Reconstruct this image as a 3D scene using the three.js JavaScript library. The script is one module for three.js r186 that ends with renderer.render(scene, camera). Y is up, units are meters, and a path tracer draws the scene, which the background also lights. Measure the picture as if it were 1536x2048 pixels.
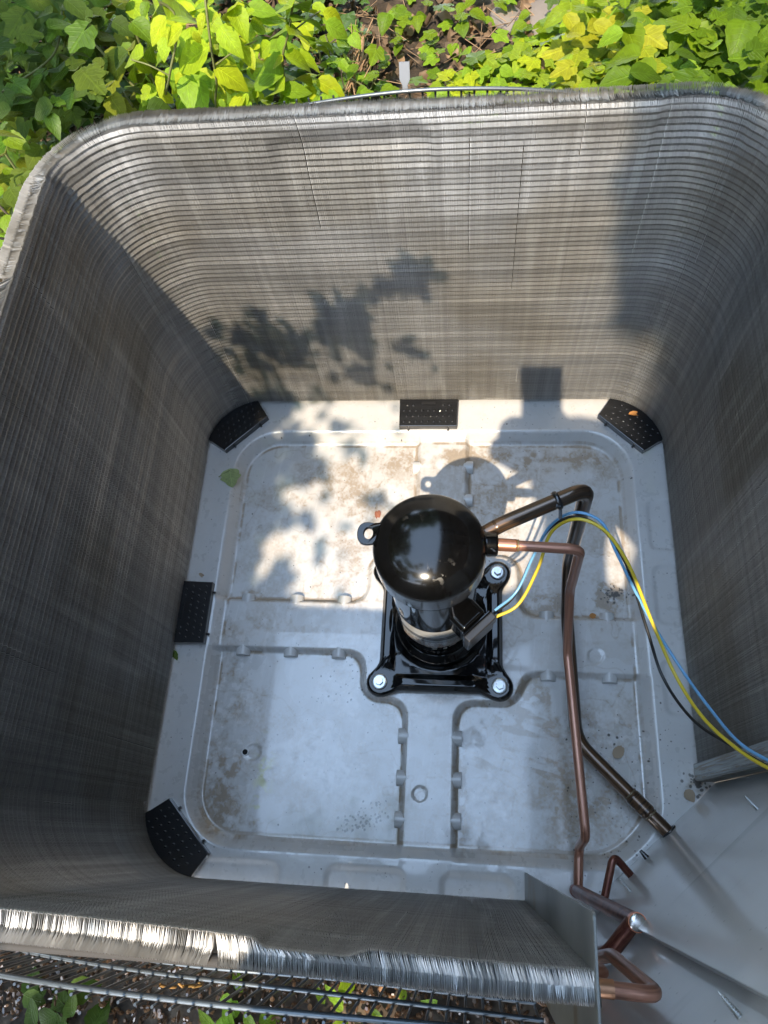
import * as THREE from 'three';
import { MarchingCubes } from 'three/addons/objects/MarchingCubes.js';
import { mergeGeometries, mergeVertices } from 'three/addons/utils/BufferGeometryUtils.js';
import { RoundedBoxGeometry } from 'three/addons/geometries/RoundedBoxGeometry.js';
import { TextGeometry } from 'three/addons/geometries/TextGeometry.js';
import { FontLoader } from 'three/addons/loaders/FontLoader.js';

// ───────────────────────── camera, sky, sun, exposure ─────────────────────────
const scene = new THREE.Scene();
const camera = new THREE.PerspectiveCamera(69.4, 0.75, 0.02, 400);
const CAM = new THREE.Vector3(0.072, 1.176, 0.328);
const FWD = new THREE.Vector3(-0.1123, -0.9105, -0.3979).normalize();
camera.position.copy(CAM);
camera.up.set(-0.0105, 0.399, -0.917);
camera.lookAt(CAM.clone().add(FWD));
scene.add(camera);

const renderer = new THREE.WebGLRenderer({ antialias: true });
renderer.toneMapping = THREE.LinearToneMapping;
renderer.toneMappingExposure = 1.58;
renderer.shadowMap.enabled = true;

// seeded randomness and value noise
function rng(seed) { let a = seed >>> 0; return () => { a = (a + 0x6d2b79f5) | 0; let t = Math.imul(a ^ (a >>> 15), 1 | a); t = (t + Math.imul(t ^ (t >>> 7), 61 | t)) ^ t; return ((t ^ (t >>> 14)) >>> 0) / 4294967296; }; }
function hash(i, j, k) { let h = (Math.imul(i, 374761393) + Math.imul(j, 668265263) + Math.imul(k, 2147483647 - 1274126177)) | 0; h = Math.imul(h ^ (h >>> 13), 1274126177); return ((h ^ (h >>> 16)) >>> 0) / 4294967296; }
function vn(x, y, s = 0) {
  const i = Math.floor(x), j = Math.floor(y); let u = x - i, v = y - j; u = u * u * (3 - 2 * u); v = v * v * (3 - 2 * v);
  const a = hash(i, j, s), b = hash(i + 1, j, s), c = hash(i, j + 1, s), d = hash(i + 1, j + 1, s);
  return a + (b - a) * u + (c - a) * v + (a - b - c + d) * u * v;
}
function fbm(x, y, o = 4, s = 0) { let r = 0, a = 0.5, n = 0; for (let k = 0; k < o; k++) { r += a * vn(x, y, s + k); n += a; x = x * 2.03 + 17.1; y = y * 2.03 + 9.7; a *= 0.5; } return r / n; }
const sst = (a, b, x) => { const t = Math.min(1, Math.max(0, (x - a) / (b - a))); return t * t * (3 - 2 * t); };
const mix = (a, b, t) => a + (b - a) * t;
const V = (x, y, z) => new THREE.Vector3(x, y, z);

const SUN = V(-0.13, 1, 0.665).normalize();
{ // daylight sky: blue overhead, paler to the horizon, broken white cloud
  const w = 512, h = 256, d = new Float32Array(w * h * 4);
  for (let j = 0; j < h; j++) for (let i = 0; i < w; i++) {
    const el = ((j + 0.5) / h - 0.5) * Math.PI, az = (i + 0.5) / w * 2 * Math.PI;
    const y = Math.sin(el), up = Math.max(0.02, y), cx = Math.cos(el) * Math.cos(az) / (up + 0.25), cz = Math.cos(el) * Math.sin(az) / (up + 0.25);
    const t = Math.pow(1 - up, 2.5);
    let r = mix(0.30, 0.75, t), g = mix(0.42, 0.84, t), b = mix(0.61, 0.95, t);
    const c = sst(0.5, 0.72, fbm(cx * 1.6 + 5.2, cz * 1.6 + 3.1, 5, 11)) * 0.8;
    r = mix(r, 1.15, c); g = mix(g, 1.16, c); b = mix(b, 1.2, c);
    if (y < 0) { r = g = b = 0.25; }
    const k = (j * w + i) * 4; d[k] = r * SKYK(); d[k + 1] = g * SKYK(); d[k + 2] = b * SKYK(); d[k + 3] = 1;
  }
  const tx = new THREE.DataTexture(d, w, h, THREE.RGBAFormat, THREE.FloatType);
  tx.mapping = THREE.EquirectangularReflectionMapping; tx.magFilter = THREE.LinearFilter; tx.minFilter = THREE.LinearFilter; tx.wrapS = THREE.RepeatWrapping; tx.needsUpdate = true;
  scene.background = tx; scene.environment = tx;
}
function SKYK() { return 4.6; }
const sun = new THREE.DirectionalLight(0xffedd2, 4.7);
sun.position.copy(SUN).multiplyScalar(12); sun.target.position.set(0, 0, 0);
sun.castShadow = true; sun.shadow.mapSize.set(4096, 4096);
Object.assign(sun.shadow.camera, { left: -3, right: 3, top: 3, bottom: -3, near: 0.5, far: 40 });
sun.shadow.radius = 1;
scene.add(sun, sun.target);

// ───────────────────────── helpers ─────────────────────────
const names = {};
function numbered(n) { const k = names[n] = (names[n] ?? -1) + 1; return k ? n + '_' + String(k).padStart(3, '0') : n; }
function tag(o, label, category, group, kind) { o.userData.label = label; if (category) o.userData.category = category; if (group) o.userData.group = group; if (kind) o.userData.kind = kind; return o; }
function thing(name, label, category, pos = [0, 0, 0], group) { const g = new THREE.Group(); g.name = numbered(name); g.position.set(...pos); tag(g, label, category, group); scene.add(g); return g; }
function part(name, geo, mat, parent, at) { const m = new THREE.Mesh(geo, mat); m.name = name; if (at) m.position.set(...at); m.castShadow = m.receiveShadow = true; parent.add(m); return m; }
function single(name, geo, mat, label, category, group) { const m = new THREE.Mesh(geo, mat); m.name = numbered(name); m.castShadow = m.receiveShadow = true; tag(m, label, category, group); scene.add(m); return m; }
const std = (o) => new THREE.MeshStandardMaterial(o), phy = (o) => new THREE.MeshPhysicalMaterial(o);
const lin = (r, g, b) => new THREE.Color().setRGB(r, g, b);
function strip(g) { for (const k of Object.keys(g.attributes)) if (!['position', 'normal', 'uv'].includes(k)) g.deleteAttribute(k); return g.index ? g.toNonIndexed() : g; }
const merge = (list) => mergeGeometries(list.map(strip), false);
function box(w, h, d, x, y, z, r = 0) { const g = r ? new RoundedBoxGeometry(w, h, d, 2, r) : new THREE.BoxGeometry(w, h, d); g.translate(x, y, z); return g; }
function cyl(r0, r1, h, x, y, z, n = 24) { const g = new THREE.CylinderGeometry(r0, r1, h, n); g.translate(x, y, z); return g; }
// a rod between two points
function rod(a, b, r, n = 8, r2 = r) { const d = b.clone().sub(a), g = new THREE.CylinderGeometry(r2, r, d.length(), n); g.translate(0, d.length() / 2, 0); g.applyQuaternion(new THREE.Quaternion().setFromUnitVectors(V(0, 1, 0), d.normalize())); g.translate(a.x, a.y, a.z); return g; }
// a pipe of straight runs joined by bends of radius br
class Run extends THREE.CurvePath { }
function bendPath(pts, br) {
  const p = new Run(); let cur = pts[0].clone();
  for (let i = 1; i < pts.length; i++) {
    if (i === pts.length - 1) { p.add(new THREE.LineCurve3(cur, pts[i].clone())); break; }
    const a = pts[i - 1], b = pts[i], c = pts[i + 1], r = Math.min(br, a.distanceTo(b) * 0.49, b.distanceTo(c) * 0.49);
    const s = b.clone().add(a.clone().sub(b).setLength(r)), e = b.clone().add(c.clone().sub(b).setLength(r));
    if (cur.distanceTo(s) > 1e-5) p.add(new THREE.LineCurve3(cur, s));
    p.add(new THREE.QuadraticBezierCurve3(s, b.clone(), e)); cur = e;
  }
  return p;
}
function pipe(pts, r, br = 0.02, seg = 90, rad = 18) {
  const path = bendPath(pts, br), g = new THREE.TubeGeometry(path, seg, r, rad, false);
  const ends = [0, 1].map((t) => { const c = new THREE.SphereGeometry(r, rad, 8); c.scale(1, 1, 1); const p = path.getPoint(t); const tg = path.getTangent(t); c.scale(1, 1, 0.25); c.applyQuaternion(new THREE.Quaternion().setFromUnitVectors(V(0, 0, 1), tg)); c.translate(p.x, p.y, p.z); return c; });
  return merge([g, ...ends]);
}
function spline(pts, r, seg = 120, rad = 8) { return new THREE.TubeGeometry(new THREE.CatmullRomCurve3(pts, false, 'centripetal'), seg, r, rad, false); }
function dtex(w, h, fn, srgb) {
  const d = new Uint8Array(w * h * 4), o = [0, 0, 0];
  const enc = srgb ? (v) => { v = Math.min(1, Math.max(0, v)); return 255 * (v <= 0.0031308 ? 12.92 * v : 1.055 * Math.pow(v, 1 / 2.4) - 0.055); } : (v) => 255 * Math.min(1, Math.max(0, v));
  for (let j = 0; j < h; j++) for (let i = 0; i < w; i++) { fn((i + 0.5) / w, (j + 0.5) / h, o); const k = (j * w + i) * 4; d[k] = enc(o[0]); d[k + 1] = enc(o[1]); d[k + 2] = enc(o[2]); d[k + 3] = 255; }
  const t = new THREE.DataTexture(d, w, h); if (srgb) t.colorSpace = THREE.SRGBColorSpace; t.magFilter = THREE.LinearFilter; t.minFilter = THREE.LinearMipmapLinearFilter; t.generateMipmaps = true; t.wrapS = t.wrapT = THREE.RepeatWrapping; t.needsUpdate = true; return t;
}

// a real point at height y, named by where it shows in the photograph
const CR3 = V(0.9937, -0.0988, -0.0541), CD3 = V(0.0105, -0.399, 0.917);
// where a sight line through photograph point (u, v) meets the height y
function at(u, v, y) { const d = FWD.clone().multiplyScalar(1479).addScaledVector(CR3, u - 768).addScaledVector(CD3, v - 1024); const k = (y - CAM.y) / d.y; return CAM.clone().addScaledVector(d, k); }

// ───────────────────────── the base pan ─────────────────────────
const PH = 0.465;                                    // half size of the pan
function sdBox(x, z, x0, x1, z0, z1, r) { const cx = (x0 + x1) / 2, cz = (z0 + z1) / 2, qx = Math.abs(x - cx) - (x1 - x0) / 2 + r, qz = Math.abs(z - cz) - (z1 - z0) / 2 + r; return Math.min(Math.max(qx, qz), 0) + Math.hypot(Math.max(qx, 0), Math.max(qz, 0)) - r; }
function smin(a, b, k) { const h = Math.max(k - Math.abs(a - b), 0) / k; return Math.min(a, b) - h * h * k * 0.25; }
function smax(a, b, k) { return -smin(-a, -b, k); }
function recessD(x, z) { return smax(sdBox(x, z, -0.346, 0.346, -0.34, 0.352, 0.075), x * 0.67 + z * 0.7425 - 0.453, 0.03); }
function plateauD(x, z) {
  const k = 0.035;
  let d = sdBox(x, z, -0.092, 0.157, -0.112, 0.132, 0.03);
  d = smin(d, sdBox(x, z, -0.021, 0.056, 0.02, 0.4, 0.004), k);
  d = smin(d, sdBox(x, z, -0.016, 0.070, -0.4, 0.0, 0.004), k);
  d = smin(d, sdBox(x, z, -0.4, 0.0, -0.025, 0.058, 0.004), k);
  return smin(d, sdBox(x, z, 0.0, 0.4, -0.007, 0.083, 0.004), k);
}
const GUS = [ // stiffening nubs: x, z, direction out of the plateau edge
  [-0.301, -0.027, 0, -1], [-0.216, -0.027, 0, -1], [-0.134, -0.027, 0, -1], [-0.298, 0.060, 0, 1], [-0.217, 0.060, 0, 1], [-0.136, 0.060, 0, 1],
  [-0.023, 0.187, -1, 0], [-0.023, 0.249, -1, 0], [-0.023, 0.308, -1, 0], [0.058, 0.187, 1, 0], [0.058, 0.248, 1, 0], [0.058, 0.306, 1, 0],
  [0.072, -0.284, 1, 0], [0.072, -0.219, 1, 0], [-0.018, -0.283, -1, 0], [0.202, -0.009, 0, -1], [0.298, -0.009, 0, -1], [0.201, 0.085, 0, 1], [0.296, 0.085, 0, 1]];
function panY(x, z) {
  const d = recessD(x, z), pl = plateauD(x, z);
  const lo = -0.022 + 0.012 * sst(0.005, -0.003, pl);
  let y = mix(lo, 0, sst(-0.011, 0.010, d));
  const pk = (a) => sst(0.006, -0.004, a);
  y -= 0.004 * pk(sdBox(x, z, -0.325, -0.2, 0.378, 0.43, 0.012)) + 0.004 * pk(sdBox(x, z, -0.125, -0.015, 0.378, 0.43, 0.012)) + 0.004 * pk(sdBox(x, z, 0.042, 0.138, 0.378, 0.43, 0.012));
  y -= 0.003 * (pk(sdBox(x, z, 0.374, 0.43, -0.21, -0.125, 0.012)) + pk(sdBox(x, z, 0.374, 0.43, -0.093, 0.0, 0.012)) + pk(sdBox(x, z, 0.374, 0.43, 0.06, 0.14, 0.012)));
  y -= 0.0016 * sst(0.0115, 0.010, Math.hypot(x - 0.005, z - 0.271)) + 0.0014 * sst(0.0125, 0.011, Math.hypot(x - 0.275, z - 0.054));
  y -= 0.0012 * sst(0.0130, 0.0115, Math.hypot(x + 0.262, z - 0.2215)) ;
  y += 0.0006 * (vn(x * 14, z * 14, 3) - 0.5);
  return y;
}
const DIRT = [ // where the photographed grime lies: x, z, radius x, radius z, strength
  [-0.03, -0.30, 0.10, 0.03, 0.5], [-0.16, -0.2, 0.12, 0.09, 0.42], [0.30, -0.05, 0.028, 0.026, 1.3], [0.215, -0.03, 0.05, 0.02, 0.8], [0.17, 0.115, 0.04, 0.02, 1.3], [0.19, 0.15, 0.08, 0.03, 0.75], [0.24, 0.28, 0.07, 0.06, 0.55],
  [-0.30, 0.28, 0.03, 0.06, 0.8], [-0.31, 0.12, 0.025, 0.06, 0.6], [-0.28, 0.33, 0.05, 0.02, 0.9], [-0.22, 0.02, 0.12, 0.03, 0.35], [-0.31, -0.035, 0.03, 0.012, 1.1], [0.067, 0.27, 0.010, 0.08, 1.6], [0.20, -0.30, 0.12, 0.02, 0.75], [0.055, -0.30, 0.03, 0.02, 0.9],
  [-0.20, -0.029, 0.14, 0.005, 1.2], [0.12, -0.22, 0.1, 0.08, 0.35], [0.41, 0.235, 0.018, 0.02, 1.0], [-0.10, -0.08, 0.08, 0.06, 0.35]];
const TS = 1536;
const specks = new Float32Array(TS * TS);
{ const R = rng(77);
  const dab = (x, z, r, a) => { const px = (x + PH) / (2 * PH) * TS, pz = (z + PH) / (2 * PH) * TS, rr = r / (2 * PH) * TS, e = 0.5 + R() * 0.9, th = R() * 3; for (let j = Math.floor(pz - 3 * rr - 2); j < pz + 3 * rr + 2; j++) for (let i = Math.floor(px - 3 * rr - 2); i < px + 3 * rr + 2; i++) { if (i < 0 || j < 0 || i >= TS || j >= TS) continue; const dx = (i - px) * Math.cos(th) + (j - pz) * Math.sin(th), dz = -(i - px) * Math.sin(th) + (j - pz) * Math.cos(th); const q = Math.hypot(dx, dz / e) / rr; if (q < 1.3) specks[j * TS + i] = Math.max(specks[j * TS + i], a * sst(1.3, 0.7, q)); } };
  for (let k = 0; k < 520; k++) dab((R() - 0.5) * 0.8, (R() - 0.5) * 0.8, 0.0005 + 0.0011 * R() * R(), 0.5 + 0.5 * R());
  for (let k = 0; k < 110; k++) dab(0.22 + 0.16 * R(), 0.16 + 0.22 * R(), 0.0006 + 0.0016 * R() * R(), 0.9);
  for (let k = 0; k < 90; k++) { const u = R(); dab(-0.12 + 0.06 * u + 0.02 * R(), 0.31 - 0.03 * u + 0.03 * R(), 0.0007 + 0.0012 * R(), 0.8); }
  for (let k = 0; k < 40; k++) dab(-0.18 + 0.12 * R(), 0.06 + 0.09 * R(), 0.0006 + 0.001 * R(), 0.9);
  for (let k = 0; k < 70; k++) { const a = R() * 6.28, q = R() * R() * 0.03; dab(0.312 + Math.cos(a) * q * 1.2, -0.05 + Math.sin(a) * q, 0.0008 + 0.0016 * R(), 0.9); }
  for (let k = 0; k < 60; k++) { const a = R() * 6.28, q = R() * R() * 0.03; dab(0.405 + Math.cos(a) * q, 0.235 + Math.sin(a) * q, 0.0008 + 0.0018 * R(), 0.9); }
}
const panMap = dtex(TS, TS, (u, v, o) => {
  const x = (u * 2 - 1) * PH, z = (v * 2 - 1) * PH, d = recessD(x, z), pl = plateauD(x, z);
  let c0 = 0.58, c1 = 0.572, c2 = 0.562;
  const n1 = fbm(x * 22, z * 22, 5, 1), n2 = fbm(x * 90, z * 90, 4, 21), n3 = fbm(x * 300, z * 300, 2, 31);
  const k0 = 0.93 + 0.14 * (n1 - 0.5) + 0.05 * (n3 - 0.5); c0 *= k0; c1 *= k0; c2 *= k0;
  const film = d < -0.004 ? 1 : 0.25;
  let s = film * 0.42 * sst(0.40, 0.68, n1 * 0.55 + n2 * 0.3 + n3 * 0.15);           // thin brown mineral film in the wells
  if (pl < -0.004) s *= 0.6;
  for (const [bx, bz, rx, rz, a] of DIRT) { const q = Math.hypot((x - bx) / rx, (z - bz) / rz); if (q < 1.6) s += a * sst(1.5, 0.2, q) * sst(0.36, 0.62, n2 * 0.6 + n1 * 0.4); }
  if (x > 0.075 && x < 0.235 && z > 0.115 && z < 0.29) s += 0.95 * sst(0.55, 0.72, fbm(x * 15 + z * 4, z * 75 - x * 18, 3, 46)) * sst(0.075, 0.1, x) * sst(0.235, 0.2, x) * sst(0.29, 0.2, z) * (pl > 0.004 ? 1 : 0);   // wiped brown streaks
  s += film * 0.16 * sst(0.505, 0.52, fbm(x * 13 + 7, z * 13 + 2, 4, 48)) + film * 0.22 * sst(0.012, 0.004, Math.abs(fbm(x * 11 + 1, z * 11 + 5, 4, 49) - 0.5));   // dried tide marks
  s *= 0.55 + 0.9 * n3;
  const edge = Math.min(Math.abs(d + 0.0125), Math.abs(pl - 0.0055) + (d > -0.01 ? 1 : 0));   // silt line along the foot of each step
  s += 1.0 * sst(0.0042, 0.0006, edge) * sst(0.36, 0.62, fbm(x * 40, z * 40, 4, 41) + (z > 0.3 || (x > 0.05 && x < 0.08) ? 0.16 : -0.03));
  s = Math.min(1, s);
  const br = 0.8 + 0.4 * n3;
  c0 = mix(c0, 0.23 * br, s * 0.76); c1 = mix(c1, 0.175 * br, s * 0.8); c2 = mix(c2, 0.115 * br, s * 0.83);
  const lx = (x + 0.243 - 0.01 * (fbm(z * 60, 3, 2, 8) - 0.5)) / 0.012, lich = Math.exp(-lx * lx) * sst(0.18, 0.22, z) * sst(0.33, 0.3, z) * sst(0.52, 0.7, n2);   // yellow-green growth
  c0 = mix(c0, 0.5, lich * 0.5); c1 = mix(c1, 0.52, lich * 0.5); c2 = mix(c2, 0.12, lich * 0.6);
  const scr = sst(0.80, 0.84, vn(x * 260 + z * 30, z * 22, 66)) * 0.035 * film; c0 += scr; c1 += scr; c2 += scr;
  const sp = specks[Math.min(TS - 1, Math.floor(v * TS)) * TS + Math.min(TS - 1, Math.floor(u * TS))];
  o[0] = mix(c0, 0.035, sp); o[1] = mix(c1, 0.03, sp); o[2] = mix(c2, 0.025, sp);
}, true);
const panRough = dtex(1024, 1024, (u, v, o) => { // standing water is smooth, dried film is dull
  const x = (u * 2 - 1) * PH, z = (v * 2 - 1) * PH, n = fbm(x * 9 + 3, z * 9, 5, 51), n2 = fbm(x * 120, z * 120, 3, 61);
  const wetZ = sst(-0.02, 0.1, z + 0.16 * (n - 0.5));
  let r = mix(0.42, 0.30, wetZ) + 0.22 * (n2 - 0.5) * (0.3 + sst(0.4, 0.6, n)) - 0.06 * sst(0.5, 0.55, n);
  const d = recessD(x, z); if (d > 0.002) r = 0.3 + 0.12 * (n2 - 0.5);
  o[0] = 1; o[1] = Math.max(0.05, r); o[2] = 0;
}, false);
const panCoat = dtex(1024, 1024, (u, v, o) => { // r: where a film of water lies, g: its smoothness
  const x = (u * 2 - 1) * PH, z = (v * 2 - 1) * PH, n = fbm(x * 7 + 1.3, z * 7 + 2.2, 5, 71), m = fbm(x * 55, z * 55, 3, 81);
  let w = 0.25;
  if (z > 0.03) w = sst(0.40, 0.43, n + (x > -0.255 + 0.012 * (vn(3, z * 60, 5) - 0.5) ? 0.12 : -0.13));
  if (recessD(x, z) > 0.006) w = z > 0.34 ? sst(0.45, 0.47, m + (n - 0.5) * 0.9) : 0.6;
  const drops = sst(0.74, 0.78, vn(x * 210, z * 210, 91)) * (z > 0.15 ? 1 : 0.3);
  o[0] = Math.min(1, Math.max(0.12, w, drops)); o[1] = mix(0.32, 0.05, Math.min(1, Math.max(w, drops))) + 0.03 * m; o[2] = 0;
}, false);
{
  const pan = thing('base_pan', 'light grey painted steel base pan with embossed wells, dirty and wet, under the compressor', 'base pan');
  const N = 400, pos = [], uv = [], idx = [];
  for (let j = 0; j <= N; j++) for (let i = 0; i <= N; i++) { const x = (i / N * 2 - 1) * PH, z = (j / N * 2 - 1) * PH; pos.push(x, panY(x, z), z); uv.push(i / N, j / N); }
  for (let j = 0; j < N; j++) for (let i = 0; i < N; i++) { const a = j * (N + 1) + i, b = a + 1, c = a + N + 1, e = c + 1; idx.push(a, c, b, b, c, e); }
  const g = new THREE.BufferGeometry(); g.setAttribute('position', new THREE.Float32BufferAttribute(pos, 3)); g.setAttribute('uv', new THREE.Float32BufferAttribute(uv, 2)); g.setIndex(idx); g.computeVertexNormals();
  const paint = phy({ map: panMap, roughnessMap: panRough, roughness: 1, ior: 1.7, clearcoat: 1, clearcoatMap: panCoat, clearcoatRoughness: 1, clearcoatRoughnessMap: panCoat });
  part('pan_sheet', g, paint, pan);
  const plain = phy({ color: lin(0.52, 0.515, 0.505), roughness: 0.35, clearcoat: 0.5, clearcoatRoughness: 0.1 });
  const nub = (() => { // half-round nub, axis along +z, flat end face
    const s = new THREE.Shape(); s.moveTo(-0.0115, -0.004); s.lineTo(-0.0108, 0.003); s.absarc(0, 0.0005, 0.0108, Math.PI, 0, true); s.lineTo(0.0115, -0.004);
    const e = new THREE.ExtrudeGeometry(s, { depth: 0.015, bevelEnabled: true, bevelSize: 0.0012, bevelThickness: 0.0012, bevelSegments: 2, curveSegments: 14 }); return e; })();
  for (const [x, z, dx, dz] of GUS) { const m = part('stiffening_nub', nub, plain, pan, [x - dx * 0.007, -0.0222, z - dz * 0.007]); m.rotation.y = Math.atan2(dx, dz); m.scale.y = 1.0; }
  const hole = new THREE.LatheGeometry([[0.0062, 0.0], [0.0058, 0.0009], [0.0045, 0.0009], [0.0040, 0.0004], [0.0040, -0.012]].map(([a, b]) => new THREE.Vector2(a, b)), 24);
  part('drain_hole_lip', hole, plain, pan, [-0.2745, -0.0221, 0.222]);
  part('drain_hole', new THREE.CircleGeometry(0.0042, 20).rotateX(-Math.PI / 2), std({ color: lin(0.01, 0.01, 0.01), roughness: 0.9 }), pan, [-0.2745, -0.0212, 0.222]);
  // outer skirt of the pan
  const sk = merge([box(2 * PH, 0.08, 0.0015, 0, -0.043, PH - 0.001), box(2 * PH, 0.08, 0.0015, 0, -0.043, -PH + 0.001), box(0.0015, 0.08, 2 * PH - 0.006, PH - 0.001, -0.043, 0), box(0.0015, 0.08, 2 * PH - 0.006, -PH + 0.001, -0.043, 0)]);
  part('skirt', sk, plain, pan);
}

// ───────────────────────── the condenser coil ─────────────────────────
const coil = thing('condenser_coil', 'tall grey aluminium fin coil wrapped round the four sides of the unit', 'condenser coil');
const CI = 0.407, CR = 0.1, CT = 0.025;              // inner face, corner radius, depth
// path of the inner face, from the right free end round to the front free end; returns point + outward normal
const SEG = [['l', 0.407, 0.212, 0.407, -0.307], ['a', 0.307, -0.307, 0], ['l', 0.307, -0.407, -0.307, -0.407], ['a', -0.307, -0.307, 1], ['l', -0.407, -0.307, -0.407, 0.303], ['a', -0.307, 0.303, 2], ['l', -0.307, 0.403, 0.156, 0.403]];
const segLen = SEG.map((s) => s[0] === 'l' ? Math.hypot(s[3] - s[1], s[4] - s[2]) : CR * Math.PI / 2), PATHL = segLen.reduce((a, b) => a + b, 0);
function coilAt(s) {
  let i = 0; while (i < 6 && s > segLen[i]) s -= segLen[i++];
  const g = SEG[i];
  if (g[0] === 'l') { const t = s / segLen[i], dx = (g[3] - g[1]) / segLen[i], dz = (g[4] - g[2]) / segLen[i]; return { x: mix(g[1], g[3], t), z: mix(g[2], g[4], t), nx: -dz, nz: dx, tx: dx, tz: dz, i }; }
  const a = -g[3] * Math.PI / 2 - s / CR, nx = Math.cos(a), nz = Math.sin(a);
  return { x: g[1] + CR * nx, z: g[2] + CR * nz, nx, nz, tx: nz, tz: -nx, i };
}
{
  const R = rng(5), pitch = 0.00122, NF = Math.floor(PATHL / pitch), NR = 140, Y0 = 0.011, Y1 = 0.606, h = (Y1 - Y0) / NR;
  const COLS = 4, rows = NR + 1, nv = NF * rows * COLS, P = new Float32Array(nv * 3), C = new Float32Array(nv * 3), I = new Uint32Array(NF * NR * 3 * 6);
  const rowTone = [], rowOff = []; for (let j = 0; j <= NR; j++) { rowTone.push(0.95 + 0.14 * (R() - 0.5) + (j % 6 < 2 ? -0.07 : 0)); rowOff.push((R() - 0.5) * 0.0004); }
  let p = 0, q = 0, base = 0; const segSum5 = segLen[0] + segLen[1] + segLen[2] + segLen[3] + segLen[4] + segLen[5];
  for (let f = 0; f < NF; f++) {
    const s = (f + 0.5) * pitch, c = coilAt(s), j0 = (R() - 0.5) * 0.0002, tone = 0.92 + 0.16 * R(), lean = (vn(s * 60, 1, 7) - 0.5) * 0.0016 + (vn(s * 300, 3, 8) - 0.5) * 0.0010 + (R() - 0.5) * 0.0007;
    const topY = (vn(s * 260, 2, 9) - 0.5) * 0.0014 + (R() - 0.5) * 0.001;
    const fj = (R() - 0.5) * 0.0005; const grv = [0, 0, 0.002 + 0.002 * vn(s * 40, 5, 3), 0.0005 + 0.001 * vn(s * 30, 8, 3)]; const bent = R() < 0.022, b0 = R() * 0.55, b1 = b0 + 0.03 + 0.28 * R() * R(), bs = (R() < 0.5 ? -1 : 1) * (0.0004 + 0.0006 * R());
    const leanIn = 0.016 * (c.i === 6 ? sst(0.12, -0.3, c.x) : c.i === 5 ? 1 - sst(0, 0.16, segSum5 - s) : 0);
    const rake = c.i === 4 ? (c.z < -0.19 ? -0.3 : 0.35) : c.i === 0 ? (c.z < -0.085 ? 0.3 : -0.35) : c.i === 6 ? (c.x < -0.1 ? -0.15 : 0.15) : 0;   // combed one way or the other
    for (let j = 0; j <= NR; j++) {
      const y = Y0 + h * j + (j === NR ? topY : 0), zig = (j & 1 ? 1 : -1) * 0.0006;
      const wob = (vn(s * 16, y * 5, 12) - 0.5) * 0.0024, tip = j > NR - 5 ? Math.pow((j - NR + 5) / 5, 1.5) * (0.0022 + lean) : 0;
      const ridge = (j & 1 ? 0.0011 : -0.0011) * (0.6 + 0.5 * vn(s * 8, j * 0.31, 19)); const inB = bent && y > b0 && y < b1, dent = 0.006 * sst(0.74, 0.86, vn(s * 14 + 3.3, y * 5.5, 14)) * sst(0.50, 0.58, y);      // crushed places near the rim
      const dirt = sst(0.5, 0.75, fbm(s * 5.5, y * 6, 3, 15)), streak = vn(s * 170, y * 4, 16), scuff = sst(0.58, 0.8, fbm(s * 70, y * 6 + 3, 3, 17)) ;
      let l = 0.40 * rowTone[j] * tone * (0.9 + 0.2 * streak);
      let r0 = mix(l, l * 0.84, dirt), g0 = mix(l * 0.99, l * 0.80, dirt), bl = mix(l * 0.96, l * 0.72, dirt);
      const lightK = scuff * 0.08 + (inB ? 0.16 : 0); r0 += lightK; g0 += lightK; bl += lightK;
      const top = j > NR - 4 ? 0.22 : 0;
      for (let k = 0; k < COLS; k++) {
        // 0: folded lip at the inner edge, 1-4: leaf of the fin from inner to outer edge
        const dep = k < 2 ? 0 : (k - 1) / 2 * CT, vee = k === 2 ? 0.0009 : 0;
        let lat = j0 + zig * (k === 2 ? -0.8 : k < 2 ? 0.35 : 1) + wob + tip + vee + rake * dep + (k < 2 && inB ? bs : 0) + (k === 0 ? 0.00084 : 0);
        if (k < 2) lat += (R() - 0.5) * 0.00012;
        const dd = (c.i > 4 ? dep * 0.78 : dep) - leanIn * y + rowOff[j] + ridge + (k < 2 ? fj : 0) + (k < 2 ? dent + (k === 0 ? 0.0002 : 0) : 0) + (k === 4 ? 0 : 0);
        P[p] = c.x + c.nx * dd + c.tx * lat; P[p + 1] = y - (k < 2 ? dent * 0.4 : 0) - (j === NR ? grv[k] + (R() - 0.5) * 0.0012 : 0); P[p + 2] = c.z + c.nz * dd + c.tz * lat;
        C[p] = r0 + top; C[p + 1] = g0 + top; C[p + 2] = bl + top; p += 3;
      }
      if (j < NR) { const v = base + j * COLS; for (let k = 0; k < 3; k++) { const a = v + k, b = a + 1, d = a + COLS, e = d + 1; I[q++] = a; I[q++] = b; I[q++] = d; I[q++] = b; I[q++] = e; I[q++] = d; } }
    }
    base += rows * COLS;
  }
  const g = new THREE.BufferGeometry(); g.setAttribute('position', new THREE.BufferAttribute(P, 3)); g.setAttribute('color', new THREE.BufferAttribute(C, 3)); g.setIndex(new THREE.BufferAttribute(I, 1)); g.computeVertexNormals();
  const fins = part('fins', g, std({ vertexColors: true, roughness: 0.56, metalness: 0.8, flatShading: true, side: THREE.DoubleSide }), coil); fins.userData.kind = 'stuff'; fins.userData.label = 'hundreds of thin wavy upright aluminium fins, dusty and bent in places';
  // refrigerant tubes running through the fins
  const pts = []; for (let k = 0; k <= 120; k++) { const c = coilAt(PATHL * k / 120 * 0.9999); pts.push(V(c.x + c.nx * 0.0125, 0, c.z + c.nz * 0.0125)); }
  const tg = new THREE.TubeGeometry(new THREE.CatmullRomCurve3(pts), 150, 0.0046, 6, false), tm = std({ color: lin(0.05, 0.045, 0.04), roughness: 0.8 });
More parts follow.
